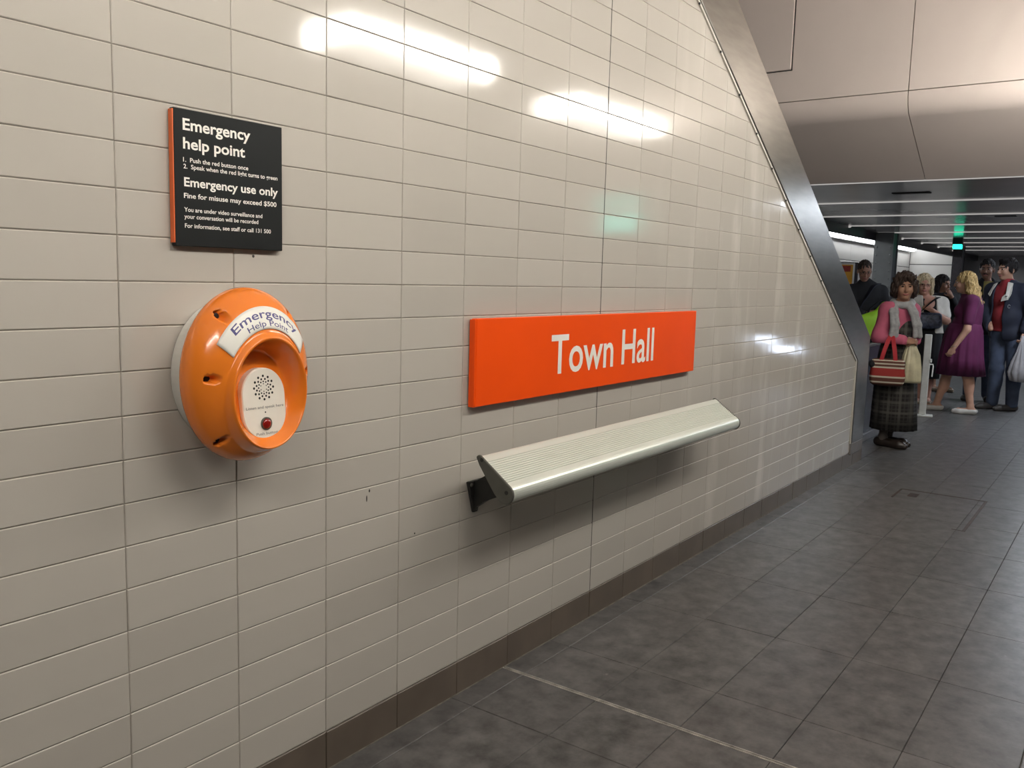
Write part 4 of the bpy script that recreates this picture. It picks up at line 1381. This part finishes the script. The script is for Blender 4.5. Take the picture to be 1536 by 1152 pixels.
G_, bodyG = make_person(J, (11.028, -.592, 0), math.radians(95.8-180), 'man in navy jacket with white collar, red shirt and jeans at the right',
                        skin('olive', (.44, .245, .165)), hair_mat('black', (.016, .013, .013), 0), hairG,
                        hands=((None,), ((-.10, -.15, -1.), (-.8, .2, 0), 1, 45)))
P = torso_prims(J, .016)
blob('shirt', P+[cap(V(*J['neck'])+V(-.01, -.01, -.05), V(*J['neck'])+V(-.012, -.015, .012), .082, .074, .02)], .008, M['red_cloth'], G_, cuts=[((0, 0, -1), -.965), ((0, 0, 1), 1.60)])
R = rot_z(J['ty'])
def opening(x0, x1, zlo, zhi):     # wedge left open down the front of a jacket
    c = V(*J['chest'])+R@V((x0+x1)/2, -.20, 0); c[2] = (zlo+zhi)/2
    return bxx(c, ((x1-x0)/2, .17, (zhi-zlo)/2), R, .01, .01, sub=True)
P = torso_prims(J, .036)+arm_prims(J, 0, .028, .96)+arm_prims(J, 1, .028, .94)+[opening(-.105, .045, .6, 1.75)]
blob('jacket', P, .008, M['navy_cloth'], G_, cuts=[((0, 0, -1), -.86), ((0, 0, 1), 1.585)])
def lapel(pts, th, name, m):
    """folded-back lining: flat shape with thickness lying on the chest"""
    v = [V(*J['chest'])*V(1, 1, 0)+R@V(x, y, 0)+V(0, 0, z) for x, y, z in pts]; n = len(v)
    fwd = R@V(0, -1, 0)*th
    vv = [p for p in v]+[p+fwd for p in v]; ff = [tuple(range(n))[::-1], tuple(range(n, 2*n))]
    for i in range(n): ff.append((i, (i+1) % n, n+(i+1) % n, n+i))
    return mesh_obj(name, vv, ff, m, G_)
lapel([(.035, -.075, 1.56), (.095, -.075, 1.545), (.125, -.145, 1.42), (.110, -.178, 1.345), (.030, -.178, 1.325), (.035, -.165, 1.38), (.075, -.160, 1.42)], .014, 'collar_lining', M['white_cloth'])
lapel([(-.085, -.085, 1.55), (-.105, -.155, 1.45), (-.118, -.170, 1.385), (-.15, -.155, 1.41), (-.13, -.085, 1.53)], .014, 'collar_lining', M['white_cloth'])
lapel([(.070, -.1955, 1.375), (.085, -.1960, 1.390), (.108, -.1960, 1.395), (.105, -.1960, 1.386), (.085, -.1960, 1.380)], .002, 'print_mark', M['black_cloth'])
# small crest on the chest
cr = MB()
for t in np.linspace(.4, 5.6, 14):
    p = V(*J['chest'])*V(1, 1, 0)+R@V(.128+.014*math.cos(t), -.180, 0)+V(0, 0, 1.27+.020*math.sin(t)); cr.sphere(tuple(p), .004, 6, 4)
o = cr.build('crest', M['scarf'], G_); o['kind'] = 'stuff'
P = [ell(V(*J['pel'])+V(0, 0, 0), (.178, .132, .13), R, .04)]
for i in (0, 1): P += leg_prims(J, i, .020)+[cap(V(*J['kn'][i]), V(*J['an'][i]), .080, .066, .02)]
blob('jeans', P, .009, M['denim'], G_, cuts=[((0, 0, -1), -.045), ((0, 0, 1), 1.02)])
for i in (0, 1): shoe(J, i, M['dark_shoe'], G_, .085)
gb = empty('plastic_bag', (11.028, -.592, 0), math.radians(95.8-180)); tag(gb, 'crumpled grey plastic bag in the hand of the man in navy', 'bag')
loft('bag_body', [(.385, .10, -.26, .055, .05, 0, .08), (.40, .10, -.26, .105, .075, 0, .07), (.50, .10, -.26, .135, .085, 0, .06), (.62, .10, -.26, .105, .07, 0, .08),
                  (.74, .095, -.255, .055, .04, 0, .12), (.86, .09, -.24, .022, .018, 0, .12), (.93, .09, -.235, .018, .015, 0, .1)], M['grey_bag'], gb, 60, 8, 4)

# ---------------------------------------------------------------- C: fair haired woman with glasses and white cardigan
def hairC(T, R, s):
    a, b = cap_hair(T, R, s, (.088, .106, .102), (0, .022, .040), (.064, .085, .106), -.112, -.030)
    for q in (-1, 1):
        for yy in (-.035, .0, .035, .065): a.append(cap(T(q*.078, yy, .06), T(q*.086, yy+.005, -.095), .028, .026, .02))
    for xx in (-.05, 0, .05): a.append(cap(T(xx, .09, .05), T(xx, .085, -.10), .035, .03, .02))
    return a+b
def person_at(px, py, shift):
    """floor point under a pixel of the photograph's feet, moved sideways in the view"""
    d = _F*FPX+_R2*(px-768)-_U2*(py-576); P0 = CAM+d*(-CAM[2]/d[2])
    n_ = unit(V(CAM[0]-P0[0], CAM[1]-P0[1], 0)); r_ = V(-n_[1], n_[0], 0)
    th = math.atan2(n_[0], -n_[1])
    P0 = P0+r_*shift
    return (float(P0[0]), float(P0[1]), 0.), th
J = dict(pel=(.03, 0, .88), chest=(.035, 0, 1.155), neck=(.0, -.005, 1.335), head=(-.03, -.025, 1.50), hyaw=8, hpitch=4, ty=14, hs=1.04,
         build=(1.12, 1.15), bust=1, sh=((-.12, -.03, 1.275), (.185, .04, 1.275)), el=((-.17, -.05, 1.03), (.255, -.03, 1.06)),
         wr=((-.06, -.24, 1.06), (.085, -.205, 1.185)), hip=((-.06, -.01, .84), (.12, .02, .84)), kn=((-.03, 0, .45), (.11, .03, .45)),
         an=((.0, .0, .08), (.11, .03, .08)), toe=((-.02, -.18, .03), (.13, -.15, .03)), hand=.9, arm=1.12)
locC, rzC = person_at(1395, 606, -.15)
C_, bodyC = make_person(J, locC, rzC, 'fair haired woman in glasses and white cardigan holding a blue handbag',
                        skin('pink', (.54, .285, .21)), hair_mat('pale_blonde', (.58, .47, .30), 0), hairC,
                        hands=((None,), ((-.75, -.25, .45), (0, .6, -.6), -1, 40)))
glasses(J, C_, M['glasses'])
R = rot_z(J['ty'])
P = torso_prims(J, .014)
vn = V(*J['chest'])+R@V(-.01, -.17, 0); vn[2] = 1.30
blob('dress', P+[ell(vn, (.075, .14, .10), R, .01, sub=True)], .008, M['black_cloth'], C_, cuts=[((0, 0, -1), -.85), ((0, 0, 1), 1.33)])
P = torso_prims(J, .026)+arm_prims(J, 0, .020, .42)+arm_prims(J, 1, .020, .34)
c0 = V(*J['chest'])+R@V(-.01, -.20, 0); c0[2] = 1.1
blob('cardigan', P+[bxx(c0, (.075, .16, .4), R, .02, .01, sub=True)], .008, M['white_cloth'], C_, cuts=[((0, 0, -1), -.90), ((0, 0, 1), 1.37)])
loft('skirt', [(1.0, .03, 0, .17, .145, 14, 0), (.88, .03, 0, .195, .165, 14, .01), (.6, .035, 0, .20, .17, 14, .02), (.33, .04, 0, .195, .165, 14, .03), (.335, .04, 0, .18, .15, 14, .03)], M['black_cloth'], C_, 72, 9, 3)
for i in (0, 1): shoe(J, i, M['sandal'], C_, .05, name='sandal')
hb = empty('handbag', locC, rzC); tag(hb, 'dark blue patterned handbag held against the woman in glasses', 'bag')
blob('bag_body', [bxx((.035, -.235, 1.065), (.165, .06, .095), rot_z(8), .04, .01), ell((.03, -.235, 1.04), (.17, .07, .08), rot_z(8), .03)], .008, M['blue_bag'], hb)
strap('bag_strap', [(-.06, -.235, 1.14), (.02, -.225, 1.24), (.12, -.15, 1.335), (.16, .02, 1.335), (.17, .12, 1.2)], .03, .008, M['black_cloth'], hb)

# ---------------------------------------------------------------- D: dark haired woman, hand at her chin
def hairD(T, R, s):
    a, b = cap_hair(T, R, s, (.086, .106, .100), (0, .026, .036), (.062, .082, .106), -.112, -.032)
    for q in (-1, 1):
        for yy in (.0, .035, .065): a.append(cap(T(q*.076, yy, .04), T(q*.082, yy+.01, -.17), .030, .028, .02))
    a.append(cap(T(0, .09, .04), T(0, .08, -.18), .05, .045, .02))
    return a+b
J = dict(pel=(.02, 0, .90), chest=(.03, 0, 1.20), neck=(.02, 0, 1.375), head=(.0, -.02, 1.525), hyaw=52, hpitch=8, ty=35, hs=1.0,
         sh=((-.11, -.10, 1.32), (.16, .10, 1.32)), el=((-.06, -.25, 1.10), (.25, .0, 1.10)), wr=((.06, -.26, 1.30), (.115, -.115, 1.36)),
         hip=((-.05, -.03, .86), (.09, .03, .86)), kn=((-.03, -.04, .47), (.12, .02, .47)), an=((-.02, -.02, .08), (.14, .02, .08)), toe=((.07, -.16, .03), (.23, -.12, .03)), hand=.9, leg=.9)
locD, rzD = person_at(1430, 588, -.25)
D_, bodyD = make_person(J, locD, rzD, 'dark haired woman in black with a hand at her chin', skin('brown', (.34, .18, .12)),
                        hair_mat('dark', (.020, .016, .015), 0), hairD, hands=((None,), ((-.35, -.2, .6), (-.4, .6, 0), 1, 45)))
P = torso_prims(J, .018)+arm_prims(J, 0, .016, .95)+arm_prims(J, 1, .016, .9)
blob('top', P, .009, M['black_cloth'], D_, cuts=[((0, 0, -1), -.80), ((0, 0, 1), 1.405)])
P = [ell(V(*J['pel']), (.178, .132, .13), rot_z(35), .04)]
for i in (0, 1): P += leg_prims(J, i, .014)
blob('trousers', P, .010, M['black_cloth'], D_, cuts=[((0, 0, -1), -.20), ((0, 0, 1), .98)])
for i in (0, 1): shoe(J, i, M['sandal'], D_, .055)

# ---------------------------------------------------------------- F: man in black behind
def hairF(T, R, s):
    a, b = cap_hair(T, R, s, (.081, .100, .096), (0, .024, .040), (.064, .084, .102), -.112, -.028)
    return a+b
J = dict(pel=(.0, 0, .95), chest=(.0, 0, 1.35), neck=(-.01, -.005, 1.555), head=(-.02, -.03, 1.72), hyaw=-8, hpitch=2, ty=-10, hs=1.06,
         build=(1.05, 1.05), sh=((-.190, .03, 1.465), (.190, -.03, 1.465)), el=((-.25, .0, 1.21), (.25, -.02, 1.21)), wr=((-.16, -.16, 1.06), (.22, -.10, .97)),
         hip=((-.09, .0, .90), (.09, 0, .90)), kn=((-.10, -.03, .50), (.10, -.02, .50)), an=((-.11, .0, .09), (.11, .02, .09)), toe=((-.16, -.19, .03), (.13, -.17, .03)), hand=1.0, bs=1.08)
locF, rzF = person_at(1478, 602, -.10)
F_, bodyF = make_person(J, locF, rzF, 'man in black jacket over a yellow shirt standing behind the others', skin('deep', (.22, .115, .078)),
                        hair_mat('black_short', (.015, .013, .013), 0), hairF, hands=((None,), (None,)))
T, R = head_frame(J)
blob('moustache', [cap(T(-.026, -.088, -.056), T(0, -.102, -.050), .006, .008, .006), cap(T(0, -.102, -.050), T(.026, -.088, -.056), .008, .006, .006)], .004, hair_mat('moustache', (.02, .016, .015), 0), F_)
P = torso_prims(J, .018)
blob('shirt', P+[cap(V(*J['neck'])+V(0, -.01, -.06), V(*J['neck'])+V(0, -.01, .005), .085, .075, .02)], .009, M['yellow_cloth'], F_, cuts=[((0, 0, -1), -1.2), ((0, 0, 1), 1.57)])
P = torso_prims(J, .036)+arm_prims(J, 0, .028, .97)+arm_prims(J, 1, .028, .97)+[bxx(V(*J['chest'])+V(-.01, -.20, .18), (.05, .17, .14), rot_z(-10), .02, .02, sub=True)]
blob('jacket', P, .009, M['black_cloth'], F_, cuts=[((0, 0, -1), -.88), ((0, 0, 1), 1.62)])
P = [ell(V(*J['pel']), (.178, .132, .13), rot_z(-10), .04)]
for i in (0, 1): P += leg_prims(J, i, .020)+[cap(V(*J['kn'][i]), V(*J['an'][i]), .080, .066, .02)]
blob('jeans', P, .010, M['denim'], F_, cuts=[((0, 0, -1), -.045), ((0, 0, 1), 1.02)])
for i in (0, 1): shoe(J, i, M['dark_shoe'], F_, .085)
sb = empty('satchel', locF, rzF); tag(sb, 'black satchel worn at the front of the man in black jacket', 'bag')
blob('bag_body', [bxx((-.04, -.255, 1.06), (.125, .055, .14), rot_z(-8), .03, .01)], .009, M['black_cloth'], sb)
strap('bag_strap', [(-.14, -.23, 1.16), (-.08, -.19, 1.33), (.10, -.13, 1.535), (.16, .05, 1.545)], .035, .008, M['black_cloth'], sb)
MB().box((-.02, -.318, 1.10), (.02, -.309, 1.125), .002).build('buckle', M['steel'], sb)

# ---------------------------------------------------------------- B: man in black looking down, lime bag
def hairB(T, R, s):
    a, b = cap_hair(T, R, s, (.079, .099, .092), (0, .026, .040), (.066, .092, .104), -.112, -.022)
    return a+b
J = dict(pel=(.02, 0, .94), chest=(.03, 0, 1.31), neck=(.005, -.01, 1.50), head=(-.012, -.07, 1.655), hyaw=12, hpitch=20, ty=25, hs=1.04,
         build=(1.12, 1.1), sh=((-.145, -.06, 1.40), (.200, .09, 1.40)), el=((-.17, -.20, 1.18), (.29, -.05, 1.17)), wr=((.03, -.33, 1.10), (.14, -.27, 1.145)),
         hip=((-.07, -.02, .9), (.10, .03, .9)), kn=((-.07, -.04, .5), (.11, .0, .5)), an=((-.07, 0, .09), (.11, .04, .09)), toe=((.0, -.18, .03), (.18, -.14, .03)), hand=1.0, bs=1.05)
dB = unit(V(10.72+1.0467, 1.10+1.8194, 0)); locB, rzB = (10.72, 1.10, 0), math.atan2(-dB[0], dB[1])
B_, bodyB = make_person(J, locB, rzB, 'man in glasses and black jacket looking down beside the steel band', skin('ruddy', (.40, .215, .15)),
                        hair_mat('grey_brown', (.060, .046, .038), 0), hairB, hands=(((.6, -.3, -.1), (.2, .5, -.6), 1, 35), ((-.7, -.35, -.1), (0, .4, -.8), -1, 40)))
glasses(J, B_, M['glasses'])
P = torso_prims(J, .028)+arm_prims(J, 0, .024, .93)+arm_prims(J, 1, .026, .93)
blob('jacket', P, .009, M['black_cloth'], B_, cuts=[((0, 0, -1), -.80), ((0, 0, 1), 1.58)])
P = [ell(V(*J['pel']), (.178, .132, .13), rot_z(25), .04)]
for i in (0, 1): P += leg_prims(J, i, .020)
blob('trousers', P, .010, M['black_cloth'], B_, cuts=[((0, 0, -1), -.045), ((0, 0, 1), 1.02)])
for i in (0, 1): shoe(J, i, M['dark_shoe'], B_, .085)
strap('chest_strap', [(.17, -.02, 1.50), (.10, -.13, 1.46), (.02, -.19, 1.30), (-.06, -.19, 1.12)], .06, .012, M['navy_cloth'], B_)
lb = empty('shoulder_bag', locB, rzB); tag(lb, 'lime green bag in the hands of the man looking down', 'bag')
blob('bag_body', [ell((.12, -.34, 1.02), (.14, .075, .13), rot_z(10), .03), bxx((.10, -.34, .96), (.14, .07, .15), rot_z(10), .05, .03), cap((.15, -.33, 1.10), (.24, -.30, 1.25), .05, .03, .04)], .009, M['lime'], lb)
strap('bag_strap', [(.02, -.36, 1.05), (.10, -.33, 1.20), (.22, -.27, 1.29), (.26, -.20, 1.2)], .035, .010, M['black_cloth'], lb)

# ---------------------------------------------------------------- white post and the orange poster panel beyond
po = empty('barrier_post', (9.72, .115, 0), math.radians(-80)); tag(po, 'white barrier post on a flat foot beside the woman in pink', 'post')
MB().box((-.11, -.075, 0), (.11, .075, .022), .006).build('foot', M['pole_white'], po)
MB().box((-.038, -.02, .02), (.038, .02, .94), .006).build('upright', M['pole_white'], po)
MB().tube([(.038, 0, .60), (.068, 0, .60), (.072, 0, .58), (.068, 0, .46)], .008, 8).build('hook', M['white_metal'], po)
MB().box((.03, -.024, .62), (.055, .024, .66), .004).build('latch', M['pole_white'], po)

ip = empty('poster_stand', (12.0, 1.675, 0), math.radians(-78)); tag(ip, 'yellow and red poster panel on a stand behind the man looking down', 'poster')
MB().box((-.03, .03, 0), (.03, .08, 1.5), .006).build('post', M['beam'], ip)
MB().box((-.14, -.01, 1.40), (.15, .05, 1.80), .008).build('housing', M['beam'], ip)
MB().box((-.14, -.018, 1.42), (.105, -.009, 1.79), .003).build('frame', M['white_metal'], ip)
M['poster_yellow'] = mat('poster_yellow', (.78, .38, .03), .5, var=.12, scale=6)
M['poster_red'] = mat('poster_red', (.40, .03, .015), .5, var=.5, scale=22)
MB().box((-.12, -.021, 1.44), (.080, -.0175, 1.765)).build('sheet', M['poster_yellow'], ip)
MB().box((-.06, -.0235, 1.665), (.050, -.0205, 1.75)).build('picture', M['poster_red'], ip)
